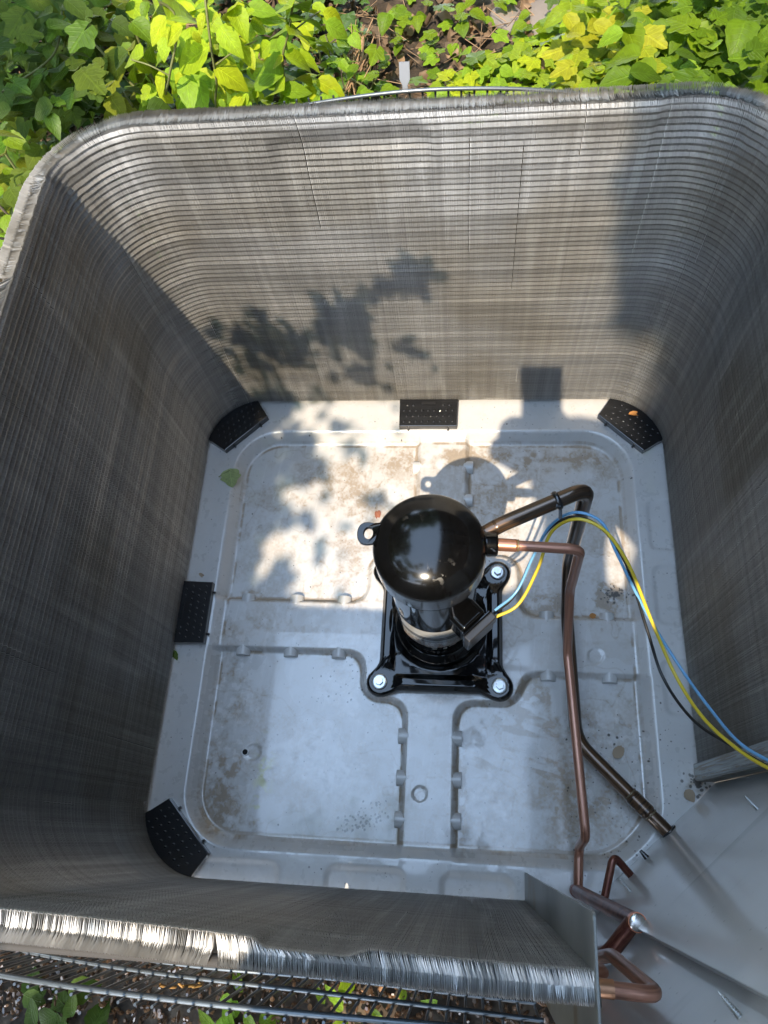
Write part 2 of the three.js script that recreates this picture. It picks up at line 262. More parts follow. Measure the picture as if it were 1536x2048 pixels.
  for (let k = 0; k < 23; k++) part('tube', tg, tm, coil, [0, 0.032 + 0.0255 * k, 0]);
  // galvanised end plates
  const galv = std({ color: lin(0.42, 0.43, 0.42), roughness: 0.38, metalness: 0.65, map: dtex(256, 256, (u, v, o) => { const n = fbm(u * 9, v * 9, 4, 33), r = 0.8 * sst(0.58, 0.7, fbm(u * 14, v * 14, 4, 34)); const l = 0.72 + 1.0 * (n - 0.5); o[0] = mix(l, 0.5, r); o[1] = mix(l, 0.36, r); o[2] = mix(l * 0.97, 0.22, r); }, true) });
  const dimples = []; for (let k = 0; k < 22; k++) for (const dz of [-0.018, 0.052]) { const d = new THREE.SphereGeometry(0.003, 8, 6); d.scale(0.25, 2.1, 0.8); d.translate(-0.001, 0.04 + k * 0.0255, dz); dimples.push(d); }
  const s1 = new THREE.Shape(); s1.moveTo(-0.036, 0); s1.lineTo(0.075, 0); s1.lineTo(0.075, 0.607); s1.lineTo(-0.031, 0.607); s1.quadraticCurveTo(-0.036, 0.607, -0.036, 0.602); s1.lineTo(-0.036, 0);
  const e1 = new THREE.ExtrudeGeometry(s1, { depth: 0.0015, bevelEnabled: true, bevelSize: 0.0003, bevelThickness: 0.0003, bevelSegments: 1 }); e1.rotateY(-Math.PI / 2);
  part('end_plate', merge([e1, ...dimples]), galv, coil, [0.1585, 0.004, 0.404]).userData.label = 'scratched galvanised end plate at the front free end of the coil';
  const slots = []; for (let k = 0; k < 22; k++) slots.push(box(0.0006, 0.009, 0.0012, -0.0012, 0.02 + k * 0.0255, 0.0185));
  part('end_plate', merge([box(0.0015, 0.603, 0.022, 0, 0.303, 0.011), box(0.03, 0.603, 0.0015, 0.0158, 0.303, 0.0227), ...slots]), galv, coil, [0.4035, 0.002, 0.2115]).userData.label = 'grey slotted end plate at the right free end of the coil';
  // return bends outside the front end plate
  const cu = std({ color: lin(0.42, 0.2, 0.13), roughness: 0.4, metalness: 0.75 });
  const ub = new THREE.TubeGeometry(bendPath([V(0, 0, 0), V(0.018, 0, 0), V(0.018, 0.0255, 0), V(0, 0.0255, 0)], 0.0115), 28, 0.0048, 10, false);
  for (let k = 0; k < 10; k++) part('return_bend', ub, cu, coil, [0.1592, 0.032 + 0.051 * k, 0.4155]);
}

// ───────────────────────── black plastic coil supports ─────────────────────────
const plastic = phy({ color: lin(0.006, 0.0065, 0.008), roughness: 0.3, clearcoat: 0.9, clearcoatRoughness: 0.07 });
const studG = (() => { const t = new THREE.SphereGeometry(0.0026, 10, 6, 0, 6.3, 0, 1.57); t.scale(1, 0.55, 0.62); return t; })();
function support(label, shape, pos, turn, studs, pegs, slot) {
  const t = thing('coil_support', label, 'coil support', pos, 'black plastic supports under the coil'); t.rotation.y = turn;
  const e = new THREE.ExtrudeGeometry(shape, { depth: 0.011, bevelEnabled: true, bevelSize: 0.0012, bevelThickness: 0.0012, bevelSegments: 2, curveSegments: 16 }); e.rotateX(-Math.PI / 2); e.translate(0, 0.0013, 0);
  part('pad', e, plastic, t);
  const st = studs.map(([a, b]) => { const s = studG.clone(); s.rotateY(0.7); s.translate(a, 0.01345, b); return s; });
  part('studs', merge(st), plastic, t).userData.kind = 'stuff';
  for (const [a, b] of pegs) part('peg', merge([cyl(0.0017, 0.0017, 0.006, a, 0.004, b, 10).rotateX(0), box(0.003, 0.0035, 0.0075, a, 0.006, b, 0.001)]), plastic, t);
  if (slot) part('latch_slot', box(...slot, 0.0008), std({ color: lin(0.005, 0.005, 0.006), roughness: 0.8 }), t);
  return t;
}
{ // corner pads: local -z points out to the corner
  const s = new THREE.Shape(); s.moveTo(-0.050, 0.043); s.lineTo(0.050, 0.043); s.lineTo(0.056, 0.074);
  for (let k = 0; k <= 14; k++) { const a = Math.PI / 2 - 0.58 + 1.16 * k / 14; s.lineTo(0.113 * Math.cos(a), 0.113 * Math.sin(a)); }
  s.lineTo(-0.056, 0.074); s.closePath();
  const studs = []; for (let r = 0; r < 4; r++) for (let c = 0; c < 8; c++) { const a = (c - 3.5) * 0.0115 + (r & 1 ? 0.0055 : 0), b = -(0.051 + r * 0.0115); if (Math.abs(a) < 0.048 && Math.hypot(a, b) < 0.103) studs.push([a, b]); }
  const pegs = [[-0.031, -0.0405], [0.031, -0.0405]];
  for (const [x, z, turn, what] of [[-0.307, -0.307, Math.PI / 4, 'black plastic corner support at the far left corner, in leaf shade'], [0.307, -0.307, -Math.PI / 4, 'black plastic corner support at the far right corner with a dry orange leaf on it'], [-0.307, 0.303, 3 * Math.PI / 4, 'black plastic corner support at the near left corner, wet and studded']]) {
    support(what, s, [x, 0, z], turn, studs, pegs);
  }
  const q = new THREE.Shape(); q.moveTo(-0.051, 0); q.lineTo(0.051, 0); q.lineTo(0.0525, 0.064); q.lineTo(-0.0525, 0.064); q.closePath();
  const st = []; for (let r = 0; r < 4; r++) for (let c = 0; c < 9; c++) { const a = (c - 4) * 0.011 + (r & 1 ? 0.0055 : 0); if (Math.abs(a) < 0.046 && !(r === 3 && Math.abs(a) < 0.02)) st.push([a, -(0.008 + r * 0.0115)]); }
  const pg = [[-0.036, 0.003], [0.036, 0.003]];
  support('black plastic straight support at the middle of the far side, in sun', q, [-0.001, 0, -0.352], 0, st, pg, [0.026, 0.001, 0.005, 0, 0.0138, -0.047]);
  support('black plastic straight support at the middle of the left side', q, [-0.358, 0, 0.005], Math.PI / 2, st, pg, [0.026, 0.001, 0.005, 0, 0.0138, -0.045]);
}

// ───────────────────────── compressor ─────────────────────────
const black = phy({ color: lin(0.0018, 0.0018, 0.002), roughness: 0.35, specularIntensity: 0.12, clearcoat: 1, clearcoatRoughness: 0.045 });
const zinc = std({ color: lin(0.62, 0.64, 0.64), roughness: 0.3, metalness: 0.85 });
const AX = V(0.027, 0, 0.012);
const font = await new FontLoader().loadAsync('fonts/droid/droid_sans_bold.typeface.json');
{
  const t = thing('compressor', 'glossy black upright cylindrical compressor bolted to the middle of the pan', 'compressor', [AX.x, 0, AX.z]);
  const lathe = (pts, n = 72) => new THREE.LatheGeometry(pts.map(([a, b]) => new THREE.Vector2(a, b)), n);
  const shell = part('shell', lathe([[0.0, 0.004], [0.05, 0.006], [0.058, 0.014], [0.0585, 0.03], [0.0585, 0.31], [0.0585, 0.335]]), black, t);
  const domeP = [[0.0592, 0.303], [0.0668, 0.308], [0.0682, 0.315], [0.0682, 0.347]]; for (let k = 0; k <= 24; k++) { const a = k / 24 * Math.PI / 2; domeP.push([0.0002 + 0.0680 * Math.pow(Math.cos(a), 0.9), 0.348 + 0.037 * Math.sin(a)]); }
  const domeY = (x, z) => { const c = Math.pow(Math.min(1, Math.hypot(x, z) / 0.0682), 1 / 0.9); return 0.348 + 0.037 * Math.sqrt(1 - c * c); };
  const dirtTex = dtex(512, 512, (u, v, o) => { const n = fbm(u * 40, v * 14, 4, 44), spot = sst(0.62, 0.72, n) * Math.exp(-Math.pow((u - 0.04) / 0.07, 2) - Math.pow((v - 0.62) / 0.09, 2)) + sst(0.55, 0.66, fbm(u * 30 + 4, v * 10, 4, 45)) * (Math.exp(-Math.pow((u - 0.62) / 0.04, 2) - Math.pow((v - 0.8) / 0.06, 2))); const m = sst(0.7, 0.8, n) * 0.25; const k = Math.min(1, spot + 0.012 * sst(0.3, 0.7, fbm(u * 260, v * 120, 2, 47))); o[0] = mix(0.0016, 0.2, k); o[1] = mix(0.0016, 0.19, k); o[2] = mix(0.0018, 0.17, k); }, true);
  part('dome', lathe(domeP, 96), phy({ map: dirtTex, roughness: 0.4, specularIntensity: 0.1, clearcoat: 1, clearcoatRoughness: 0.13 }), t);
  part('weld_bead', new THREE.TorusGeometry(0.0605, 0.0022, 8, 72).rotateX(Math.PI / 2).translate(0, 0.304, 0), black, t);
  part('base_ring', lathe([[0.0586, 0.03], [0.064, 0.028], [0.072, 0.018], [0.074, 0.012]]), black, t);
  // raised characters stamped on the dome
  const tx = []; for (const [s, x, z] of [['01160U0C', 0.012, -0.004], ['2 4R1HL', 0.016, 0.008]]) { const g = new TextGeometry(s, { font, size: 0.0052, depth: 0.0012, curveSegments: 2 }); g.rotateX(-Math.PI / 2); g.translate(x, 0, z); const p = g.attributes.position; for (let i = 0; i < p.count; i++) p.setY(i, domeY(p.getX(i), p.getZ(i)) - 0.0004 + p.getY(i)); g.computeVertexNormals(); tx.push(g); }
  part('stamped_characters', merge(tx), black, t);
  // pale label wrapped round the shell, printed
  const lab = (() => { const w = 1024, h = 128, cv = document.createElement('canvas'); cv.width = w; cv.height = h; const c = cv.getContext('2d'); c.fillStyle = '#c6c7c6'; c.fillRect(0, 0, w, h); c.fillStyle = '#15161a'; c.fillRect(0, 50, w, 7); c.fillRect(0, 60, w, 9); const R = rng(9); for (let k = 0; k < 60; k++) { c.fillRect(330 + k * 6, 76, 1 + R() * 3, 14); } c.strokeStyle = '#333'; c.lineWidth = 2; for (let k = 0; k < 7; k++) c.strokeRect(120 + k * 30, 74, 26, 20); for (let k = 0; k < 5; k++) c.strokeRect(740 + k * 44, 72, 34, 24);
    for (let k = 0; k < 500; k++) { c.fillStyle = `rgba(${110 + 50 * R()},${55 + 25 * R()},${20},${0.25 + 0.4 * R()})`; const y = h - Math.pow(R(), 2) * 42; c.fillRect(R() * w, y, 3 + 20 * R(), 2 + 3 * R()); }
    const tt = new THREE.CanvasTexture(cv); tt.colorSpace = THREE.SRGBColorSpace; return tt; })();
  part('label', new THREE.CylinderGeometry(0.0588, 0.0588, 0.088, 48, 1, true, -0.95, 1.85).translate(0, 0.130, 0), phy({ map: lab, roughness: 0.35, clearcoat: 0.8, clearcoatRoughness: 0.1, side: THREE.DoubleSide }), t);
  const chip = []; { const R = rng(4); for (let k = 0; k < 9; k++) { const a = -0.5 + R() * 0.9, y = 0.075 + 0.02 * R(); const g = new THREE.CylinderGeometry(0.0587, 0.0587, 0.004 + 0.006 * R(), 6, 1, true, a, 0.05 + 0.12 * R()); g.translate(0, y, 0); chip.push(g); } }
  part('label_scraps', merge(chip), std({ color: lin(0.33, 0.31, 0.28), roughness: 0.6, side: THREE.DoubleSide }), t);
  part('seal_sticker', new THREE.CylinderGeometry(0.0588, 0.0588, 0.028, 8, 1, true, -0.9, 0.14).translate(0, 0.205, 0), std({ color: lin(0.4, 0.4, 0.4), roughness: 0.5, side: THREE.DoubleSide, map: dtex(64, 64, (u, v, o) => { const l = fbm(u * 9, v * 9, 3, 3) > 0.48 ? 1 : 0.15; o[0] = o[1] = o[2] = l; }, true) }), t);
  // lifting lug: bent strap with an eye
  const lg = new THREE.Shape(); lg.moveTo(0, -0.0125); lg.lineTo(0.022, -0.0125); lg.lineTo(0.022, 0.0125); lg.lineTo(0, 0.0125); lg.quadraticCurveTo(-0.019, 0.0175, -0.019, 0); lg.quadraticCurveTo(-0.019, -0.0175, 0, -0.0125);
  const eye = new THREE.Path(); eye.absellipse(-0.006, 0, 0.0062, 0.0082, 0, Math.PI * 2, true); lg.holes.push(eye);
  const lge = new THREE.ExtrudeGeometry(lg, { depth: 0.004, bevelEnabled: true, bevelSize: 0.0008, bevelThickness: 0.0008, bevelSegments: 2, curveSegments: 20 }); lge.rotateX(-Math.PI / 2); { const p = lge.attributes.position; for (let i = 0; i < p.count; i++) { const x = p.getX(i); p.setY(i, p.getY(i) + (x > 0.004 ? 0.006 * sst(0.004, 0.02, x) : 0)); } lge.computeVertexNormals(); }
  part('lifting_lug', lge, black, t, [-0.067, 0.355, -0.013]);
  // pipe collar
  const col = lathe([[0.0, 0.0], [0.0165, 0.0], [0.0172, 0.002], [0.0155, 0.004], [0.0148, 0.008], [0.0148, 0.022], [0.0135, 0.0245], [0.0075, 0.025]], 32); col.rotateZ(-Math.PI / 2);
  part('pipe_collar', col, black, t, [0.057, 0.336, -0.010]);
  // terminal housing and its grey plug
  const nrm = V(0.70, 0, 0.714), tan = V(0.714, 0, -0.70), M = new THREE.Matrix4().makeBasis(tan, V(0, 1, 0), nrm);
  const th = merge([box(0.042, 0.056, 0.046, 0, 0.2, 0.059, 0.008), box(0.048, 0.062, 0.004, 0, 0.2, 0.0825, 0.0015)]); th.applyMatrix4(M); part('terminal_housing', th, black, t);
  const pg = merge([box(0.050, 0.024, 0.011, 0, 0.220, 0.090, 0.002), box(0.048, 0.05, 0.008, 0, 0.197, 0.0885, 0.002)]); pg.applyMatrix4(M); part('terminal_plug', pg, phy({ color: lin(0.022, 0.023, 0.026), roughness: 0.4, clearcoat: 0.4, clearcoatRoughness: 0.2 }), t);
  // stamped mounting plate: lobed outline, turned-up rim, dished centre
  const B = [[-0.09, 0.098], [0.097, 0.098], [0.095, -0.087], [-0.09, -0.087]];      // bolts, relative to the axis
  const plateD = (x, z) => { let d = sdBox(x, z, -0.092, 0.102, -0.084, 0.109, 0.01); for (const [bx, bz] of B) d = smin(d, Math.hypot(x - bx, z - bz) - 0.0212, 0.016); return d; };
  const outl = []; for (let k = 0; k < 200; k++) { const a = k / 200 * Math.PI * 2; let lo = 0.02, hi = 0.2; for (let i = 0; i < 30; i++) { const m = (lo + hi) / 2; plateD(0.0035 + m * Math.cos(a), 0.006 + m * Math.sin(a)) < 0 ? lo = m : hi = m; } outl.push([0.0035, 0.006, Math.cos(a), Math.sin(a), lo]); }
  const pos = [], idx = [], NRD = 40; // polar sheet with a stamped profile
  const prof = (x, z) => { const d = plateD(x, z), rr = Math.hypot(x, z); let nb = 9; for (const [bx, bz] of B) nb = Math.min(nb, Math.hypot(x - bx, z - bz)); let y = 0.010; y += 0.008 * sst(-0.002, -0.006, d) * sst(-0.024, -0.017, d) * sst(0.024, 0.034, nb); y += 0.004 * sst(-0.02, -0.026, d) * 0 + 0.012 * sst(0.079, 0.064, rr); y -= 0.004 * sst(-0.003, 0, d); return y; };
  for (let k = 0; k < 200; k++) { const [ox, oz, cx, cz, m] = outl[k]; for (let r = 0; r <= NRD; r++) { const tt = 0.03 + (m - 0.03) * r / NRD, x = ox + cx * tt, z = oz + cz * tt; pos.push(x, prof(x, z), z); } pos.push(ox + cx * (m + 0.0008), -0.002, oz + cz * (m + 0.0008)); }
  for (let k = 0; k < 200; k++) for (let r = 0; r <= NRD; r++) { const a = k * (NRD + 2) + r, b = a + 1, c = ((k + 1) % 200) * (NRD + 2) + r, d = c + 1; idx.push(a, b, c, b, d, c); }
  const pg2 = new THREE.BufferGeometry(); pg2.setAttribute('position', new THREE.Float32BufferAttribute(pos, 3)); pg2.setIndex(idx); pg2.computeVertexNormals(); pg2.setAttribute('uv', new THREE.Float32BufferAttribute(new Float32Array(pos.length / 3 * 2), 2));
  const blackD = phy({ color: lin(0.0018, 0.0018, 0.002), roughness: 0.35, specularIntensity: 0.12, clearcoat: 1, clearcoatRoughness: 0.05, side: THREE.DoubleSide });
  const mp = part('mounting_plate', pg2, blackD, t);
  // four bolts on rubber feet
  const hex = new THREE.CylinderGeometry(0.0063, 0.0068, 0.007, 6).toNonIndexed(); hex.computeVertexNormals();
  const washer = lathe([[0.0, 0.0028], [0.0085, 0.0028], [0.0112, 0.0024], [0.0122, 0.0012], [0.0118, 0.0]], 36), foot = lathe([[0.004, 0], [0.0135, 0], [0.0145, 0.003], [0.0135, 0.011], [0.006, 0.012]], 28);
  const rubber = std({ color: lin(0.014, 0.014, 0.015), roughness: 0.6 });
  for (const [bx, bz] of B) { const b = part('bolt', hex, zinc, t, [bx, 0.0175, bz]); b.rotation.y = bx * 9; part('washer', washer, zinc, b, [0, -0.0065, 0]); part('rubber_foot', foot, rubber, t, [bx, -0.0105, bz]); }
}

// ───────────────────────── pipes ─────────────────────────
const oxid = (seed, a, b) => dtex(256, 512, (u, v, o) => { const n = fbm(u * 6, v * 22, 4, seed), m = fbm(u * 18, v * 70, 3, seed + 5); const k = sst(0.35, 0.68, n * 0.7 + m * 0.3); for (let i = 0; i < 3; i++) o[i] = mix(a[i], b[i], k); }, true);
const copper = phy({ map: oxid(101, [0.50, 0.24, 0.16], [0.30, 0.14, 0.09]), roughness: 0.34, metalness: 0.5, clearcoat: 0.4, clearcoatRoughness: 0.1 });
const copperDark = phy({ map: oxid(121, [0.22, 0.085, 0.055], [0.11, 0.032, 0.025]), roughness: 0.35, metalness: 0.6, clearcoat: 0.15, clearcoatRoughness: 0.1 });
const copperBrown = phy({ map: oxid(111, [0.15, 0.085, 0.045], [0.05, 0.035, 0.025]), roughness: 0.28, metalness: 0.6, clearcoat: 0.6, clearcoatRoughness: 0.08 });
{
  const t = thing('suction_pipe', 'thick dark brown copper pipe from the compressor top down and out through the grey panel', 'pipe');
  const P = [V(0.094, 0.330, -0.015), V(0.112, 0.333, -0.025), V(0.217, 0.345, -0.070), V(0.222, 0.12, -0.058), V(0.228, 0.03, 0.0), V(0.236, 0.012, 0.186), V(0.374, 0.022, 0.326)];
  part('pipe_run', pipe(P, 0.0097, 0.024, 160, 20), copperBrown, t);
  part('flare', merge([rod(V(0.094, 0.330, -0.015), V(0.108, 0.333, -0.023), 0.007, 20, 0.0096)]), copperBrown, t);
  const d = P[6].clone().sub(P[5]).normalize(), q = P[5].clone().addScaledVector(d, 0.105);
  part('joint_sleeve', merge([rod(q, q.clone().addScaledVector(d, 0.028), 0.0112, 20), rod(q.clone().addScaledVector(d, -0.003), q, 0.0099, 20, 0.0112), rod(q.clone().addScaledVector(d, 0.028), q.clone().addScaledVector(d, 0.031), 0.0112, 20, 0.0099)]), copperBrown, t);
  const e0 = q.clone().addScaledVector(d, -0.004), e1 = q.clone().addScaledVector(d, 0.033);
  for (const e of [e0, e1]) { const g = new THREE.TorusGeometry(0.0097, 0.0011, 8, 28); g.applyQuaternion(new THREE.Quaternion().setFromUnitVectors(V(0, 0, 1), d)); part('braze_ring', g, std({ color: lin(0.2, 0.16, 0.1), roughness: 0.5, metalness: 0.6 }), t, e.toArray()); }
}
{
  const t = thing('discharge_pipe', 'thinner reddish copper pipe from the compressor collar running along the pan to the front', 'pipe');
  const P = [V(0.108, 0.336, 0.002), V(0.206, 0.334, 0.006), V(0.2105, 0.198, 0.014), V(0.216, 0.105, 0.075), V(0.232, 0.085, 0.318), V(0.232, 0.016, 0.331), V(0.2285, 0.014, 0.384)];
  part('pipe_run', pipe(P, 0.0065, 0.014, 160, 16), copper, t);
  part('joint_sleeve', merge([rod(V(0.106, 0.336, 0.002), V(0.130, 0.3355, 0.003), 0.0078, 18), rod(V(0.130, 0.3355, 0.003), V(0.132, 0.3355, 0.0031), 0.0078, 18, 0.0066)]), std({ color: lin(0.55, 0.25, 0.15), roughness: 0.35, metalness: 0.8 }), t);
  const g = new THREE.TorusGeometry(0.0068, 0.0011, 8, 24); g.rotateY(Math.PI / 2); part('braze_ring', g, std({ color: lin(0.34, 0.25, 0.13), roughness: 0.45, metalness: 0.7 }), t, [0.1325, 0.3355, 0.0031]);
  const g2 = new THREE.TorusGeometry(0.0068, 0.001, 8, 24); part('braze_ring', g2, std({ color: lin(0.16, 0.11, 0.08), roughness: 0.5, metalness: 0.6 }), t, [0.2315, 0.0159, 0.335]);
}
{
  const t = thing('copper_header', 'upright dark copper header tube with a bright end cap beside the coil end plate', 'pipe');
  const a = V(0.2265, 0.004, 0.386), b = V(0.2475, 0.300, 0.397), d = b.clone().sub(a).normalize();
  part('header_tube', merge([rod(a, b, 0.0088, 24), rod(a.clone().addScaledVector(d, 0.008), a.clone().addScaledVector(d, 0.012), 0.0096, 24)]), copperDark, t);
  const cap = new THREE.SphereGeometry(0.0089, 24, 12); cap.scale(1, 0.35, 1); cap.applyQuaternion(new THREE.Quaternion().setFromUnitVectors(V(0, 1, 0), d)); cap.translate(b.x, b.y, b.z);
  part('end_cap', cap, std({ color: lin(0.7, 0.66, 0.62), roughness: 0.25, metalness: 0.9 }), t);
  part('cap_rim', rod(b.clone().addScaledVector(d, -0.006), b.clone().addScaledVector(d, 0.0008), 0.0095, 24), std({ color: lin(0.6, 0.22, 0.12), roughness: 0.3, metalness: 0.85 }), t);
  const top = b.clone().addScaledVector(d, -0.012);
  part('branch', pipe([top, V(0.222, 0.275, 0.429), V(0.214, 0.24, 0.436)], 0.0085, 0.01, 40, 16), copperDark, t);
  part('hairpin_bend', pipe([V(0.160, 0.53, 0.4225), V(0.213, 0.53, 0.4245), V(0.200, 0.42, 0.414), V(0.206, 0.30, 0.43)], 0.0058, 0.014, 90, 16), copper, t);
  part('joint_sleeve', rod(V(0.160, 0.53, 0.4225), V(0.181, 0.53, 0.423), 0.0066, 18), std({ color: lin(0.5, 0.26, 0.15), roughness: 0.35, metalness: 0.8 }), t);
  part('feeder_tube', pipe([V(0.232, 0.06, 0.389), V(0.252, 0.07, 0.397), V(0.268, 0.075, 0.338), V(0.303, 0.05, 0.372)], 0.0052, 0.012, 80, 14), copperDark, t);
}
{ // three leads from the terminal plug over the suction pipe to the control side
  const lead = (name, label, col, off, dy) => {
    const K = [[988, 1228, 0.212], [1030, 1192, 0.217], [1066, 1118, 0.25], [1102, 1056, 0.29], [1150, 1032, 0.316], [1200, 1050, 0.317], [1248, 1112, 0.295], [1302, 1240, 0.235], [1348, 1345, 0.215], [1404, 1430, 0.245], [1482, 1498, 0.295], [1570, 1548, 0.345]].map(([u, v, y]) => { const p = at(u, v, y + dy); p.x += off[0]; p.z += off[1]; return p; });
    return { K, name, label, col };
  };
  const wires = [lead('yellow_wire', 'yellow insulated wire arching over the pipe and away to the right', lin(0.72, 0.53, 0.04), [0.0015, 0.004], 0.001), lead('blue_wire', 'light blue insulated wire running beside the yellow one', lin(0.16, 0.40, 0.68), [0.001, -0.005], 0.004), lead('black_wire', 'black insulated wire hanging lowest of the three leads', lin(0.012, 0.012, 0.013), [-0.002, 0.001], -0.006)];
  wires.forEach(({ K, name, label, col }, i) => {
    if (i === 0) { K[1].z += 0.010; K[2].z += 0.010; K[2].x += 0.004; }
    if (i === 1) { K[6].x -= 0.010; K[7].x -= 0.004; K[8].x += 0.008; K[9].x += 0.008; K[9].z -= 0.004; }
    if (i === 2) { K[7].x -= 0.004; K[7].z += 0.012; K[8].x -= 0.012; K[8].z += 0.006; K[9].x -= 0.009; K[9].z += 0.005; }
    single(name, spline(K, i === 0 ? 0.0022 : 0.0019, 140, 10), phy({ color: col, roughness: 0.38, clearcoat: 0.3, clearcoatRoughness: 0.2 }), label, 'wire');
  });
  const t = thing('cable_tie', 'black cable tie strapping the leads to the thick pipe bend', 'cable tie', [0.1800, 0.3405, -0.0545]);
  const dir = V(0.9, 0.1, -0.42).normalize(), q = new THREE.Quaternion().setFromUnitVectors(V(0, 0, 1), dir);
  const ring = new THREE.TorusGeometry(0.0108, 0.0016, 6, 36); ring.scale(1, 1, 2); ring.applyQuaternion(q); part('strap', ring, plastic, t);
  part('strap_tail', merge([box(0.0045, 0.0016, 0.024, 0.004, 0.0, 0.011, 0.0006).rotateX(0.25)]), plastic, t);
  part('locking_head', box(0.007, 0.006, 0.006, 0.001, 0.004, 0.009, 0.001), plastic, t);
}
// ───────────────────────── grey corner panel ─────────────────────────
{
  const t = thing('corner_panel', 'glossy grey painted steel corner panel across the front right corner', 'panel');
  const A = V(0.402, 0, 0.263), B = V(0.247, 0, 0.402), d = B.clone().sub(A).normalize(), n = V(-d.z, 0, d.x); if (n.x < 0) n.negate();   // n points outwards
  const pts = [V(0.430, 0, 0.2355), A, B, B.clone().addScaledVector(n, 0.014).addScaledVector(d, -0.004), B.clone().addScaledVector(n, 0.014).addScaledVector(d, 0.095), B.clone().addScaledVector(n, 0.035).addScaledVector(d, 0.11)];
  const Hh = 0.70, th = 0.0012, shape = new THREE.Shape(); const off = pts.map((p, i) => p.clone().addScaledVector(n, th).addScaledVector(d, i === 0 ? -th : 0));
  pts.forEach((p, i) => i ? shape.lineTo(p.x, p.z) : shape.moveTo(p.x, p.z)); off.reverse().forEach((p) => shape.lineTo(p.x, p.z)); shape.closePath();
  const g = new THREE.ExtrudeGeometry(shape, { depth: Hh, bevelEnabled: false }); g.rotateX(Math.PI / 2); g.translate(0, Hh, 0);
  const grime = dtex(512, 512, (u, v, o) => { const k = 0.9 + 0.2 * (fbm(u * 7, v * 7, 4, 131) - 0.5), s = sst(0.965, 0.985, vn(u * 150, v * 150, 135)) * 0.7; const q = 1 - 0.25 * sst(0.62, 0.75, fbm(u * 4, v * 11, 4, 137)); o[0] = mix(0.64 * k * q, 0.12, s); o[1] = mix(0.645 * k * q, 0.11, s); o[2] = mix(0.65 * k * q, 0.1, s); }, true); grime.repeat.set(1.6, 1.6);
  part('panel_sheet', g, phy({ map: grime, roughness: 0.42, clearcoat: 0.75, clearcoatRoughness: 0.13 }), t, [0, 0.001, 0]);
  const grey = phy({ color: lin(0.55, 0.55, 0.555), roughness: 0.35, clearcoat: 0.8, clearcoatRoughness: 0.1 });
  const q = new THREE.Quaternion().setFromUnitVectors(V(1, 0, 0), d);
  const fl = merge([box(0.19, 0.0015, 0.016, 0.1, 0.0035, -0.008)]); fl.applyQuaternion(q); part('base_flange', fl, grey, t, [A.x, 0, A.z]);
  // points of self-tapping screws coming through, a bushing and a rubber plug
  const at = (u, y, o = 0) => A.clone().addScaledVector(d, u).addScaledVector(n, o).setY(y);
  const screw = (u, y, o) => { const ax = n.clone().negate(), L = 0.017, rings = []; const p = at(u, y, o); rings.push(rod(p, p.clone().addScaledVector(ax, L), 0.0019, 10, 0.0003)); for (let k = 0; k < 9; k++) { const c = new THREE.TorusGeometry(0.0024 * (1 - k / 14), 0.00045, 5, 12); c.applyQuaternion(new THREE.Quaternion().setFromUnitVectors(V(0.15, 0, 1).normalize(), ax)); const pp = p.clone().addScaledVector(ax, k * 0.0017); c.translate(pp.x, pp.y, pp.z); rings.push(c); } part('screw_point', merge(rings), zinc, t); };
  screw(0.222, 0.60, 0.014);
  screw(0.03, 0.62, 0); screw(0.03, 0.30, 0); screw(0.17, 0.13, 0);
  const bus = new THREE.TorusGeometry(0.006, 0.0016, 8, 24); bus.applyQuaternion(new THREE.Quaternion().setFromUnitVectors(V(0, 0, 1), n)); part('hole_bushing', bus, zinc, t, at(0.128, 0.585, -0.0005).toArray());
  const pl = []; { const p = at(0.114, 0.045), ax = n.clone().negate(); for (let k = 0; k < 4; k++) { const s = p.clone().addScaledVector(ax, 0.003 * k); pl.push(rod(s, s.clone().addScaledVector(ax, 0.0026), 0.0042 - 0.0005 * k, 12, 0.0036 - 0.0005 * k)); } }
  part('rubber_plug', merge(pl), plastic, t);
  const w1 = new THREE.TorusGeometry(0.0108, 0.0016, 8, 28); w1.applyQuaternion(new THREE.Quaternion().setFromUnitVectors(V(0, 0, 1), n)); part('pipe_grommet', w1, plastic, t, at(0.0625, 0.021, -0.0012).toArray());
}

// ───────────────────────── wire guards ─────────────────────────
const wireM = phy({ color: lin(0.05, 0.06, 0.07), roughness: 0.3, metalness: 0.3, clearcoat: 0.7, clearcoatRoughness: 0.12 });
const wireL = phy({ color: lin(0.13, 0.15, 0.165), roughness: 0.34, metalness: 0.4, clearcoat: 0.4, clearcoatRoughness: 0.15 });
{
  const t = thing('wire_guard', 'dark steel wire guard sagging outside the near side of the coil', 'wire guard');
  const rods = [[[-0.42, 0.44], [-0.33, 0.479], [-0.24, 0.504], [-0.17, 0.516], [-0.076, 0.526], [0.008, 0.527], [0.135, 0.524]], [[-0.46, 0.30], [-0.413, 0.324], [-0.355, 0.368], [-0.21, 0.418], [-0.067, 0.442], [0.021, 0.457], [0.135, 0.480]], [[-0.45, 0.26], [-0.36, 0.312], [-0.271, 0.347], [-0.178, 0.371], [-0.033, 0.378], [0.038, 0.394], [0.135, 0.412]], [[-0.45, 0.16], [-0.3, 0.235], [-0.1, 0.27], [0.135, 0.29]], [[-0.45, 0.06], [-0.2, 0.10], [0.135, 0.13]]];
  rods.forEach((r, i) => part('ring_wire', spline(r.map(([x, y]) => V(x, y, 0.455)), i === 0 ? 0.0024 : 0.002, 80, 8), i < 3 ? wireL : wireM, t));
  for (let k = 0; k < 38; k++) { const x = -0.415 + 0.0148 * k, top = 0.53 - 0.5 * Math.max(0, -0.15 - x) ** 1.35; part('upright_wire', rod(V(x + 0.006, -0.08, 0.452), V(x, top, 0.459), 0.0013, 7), wireM, t); }
}
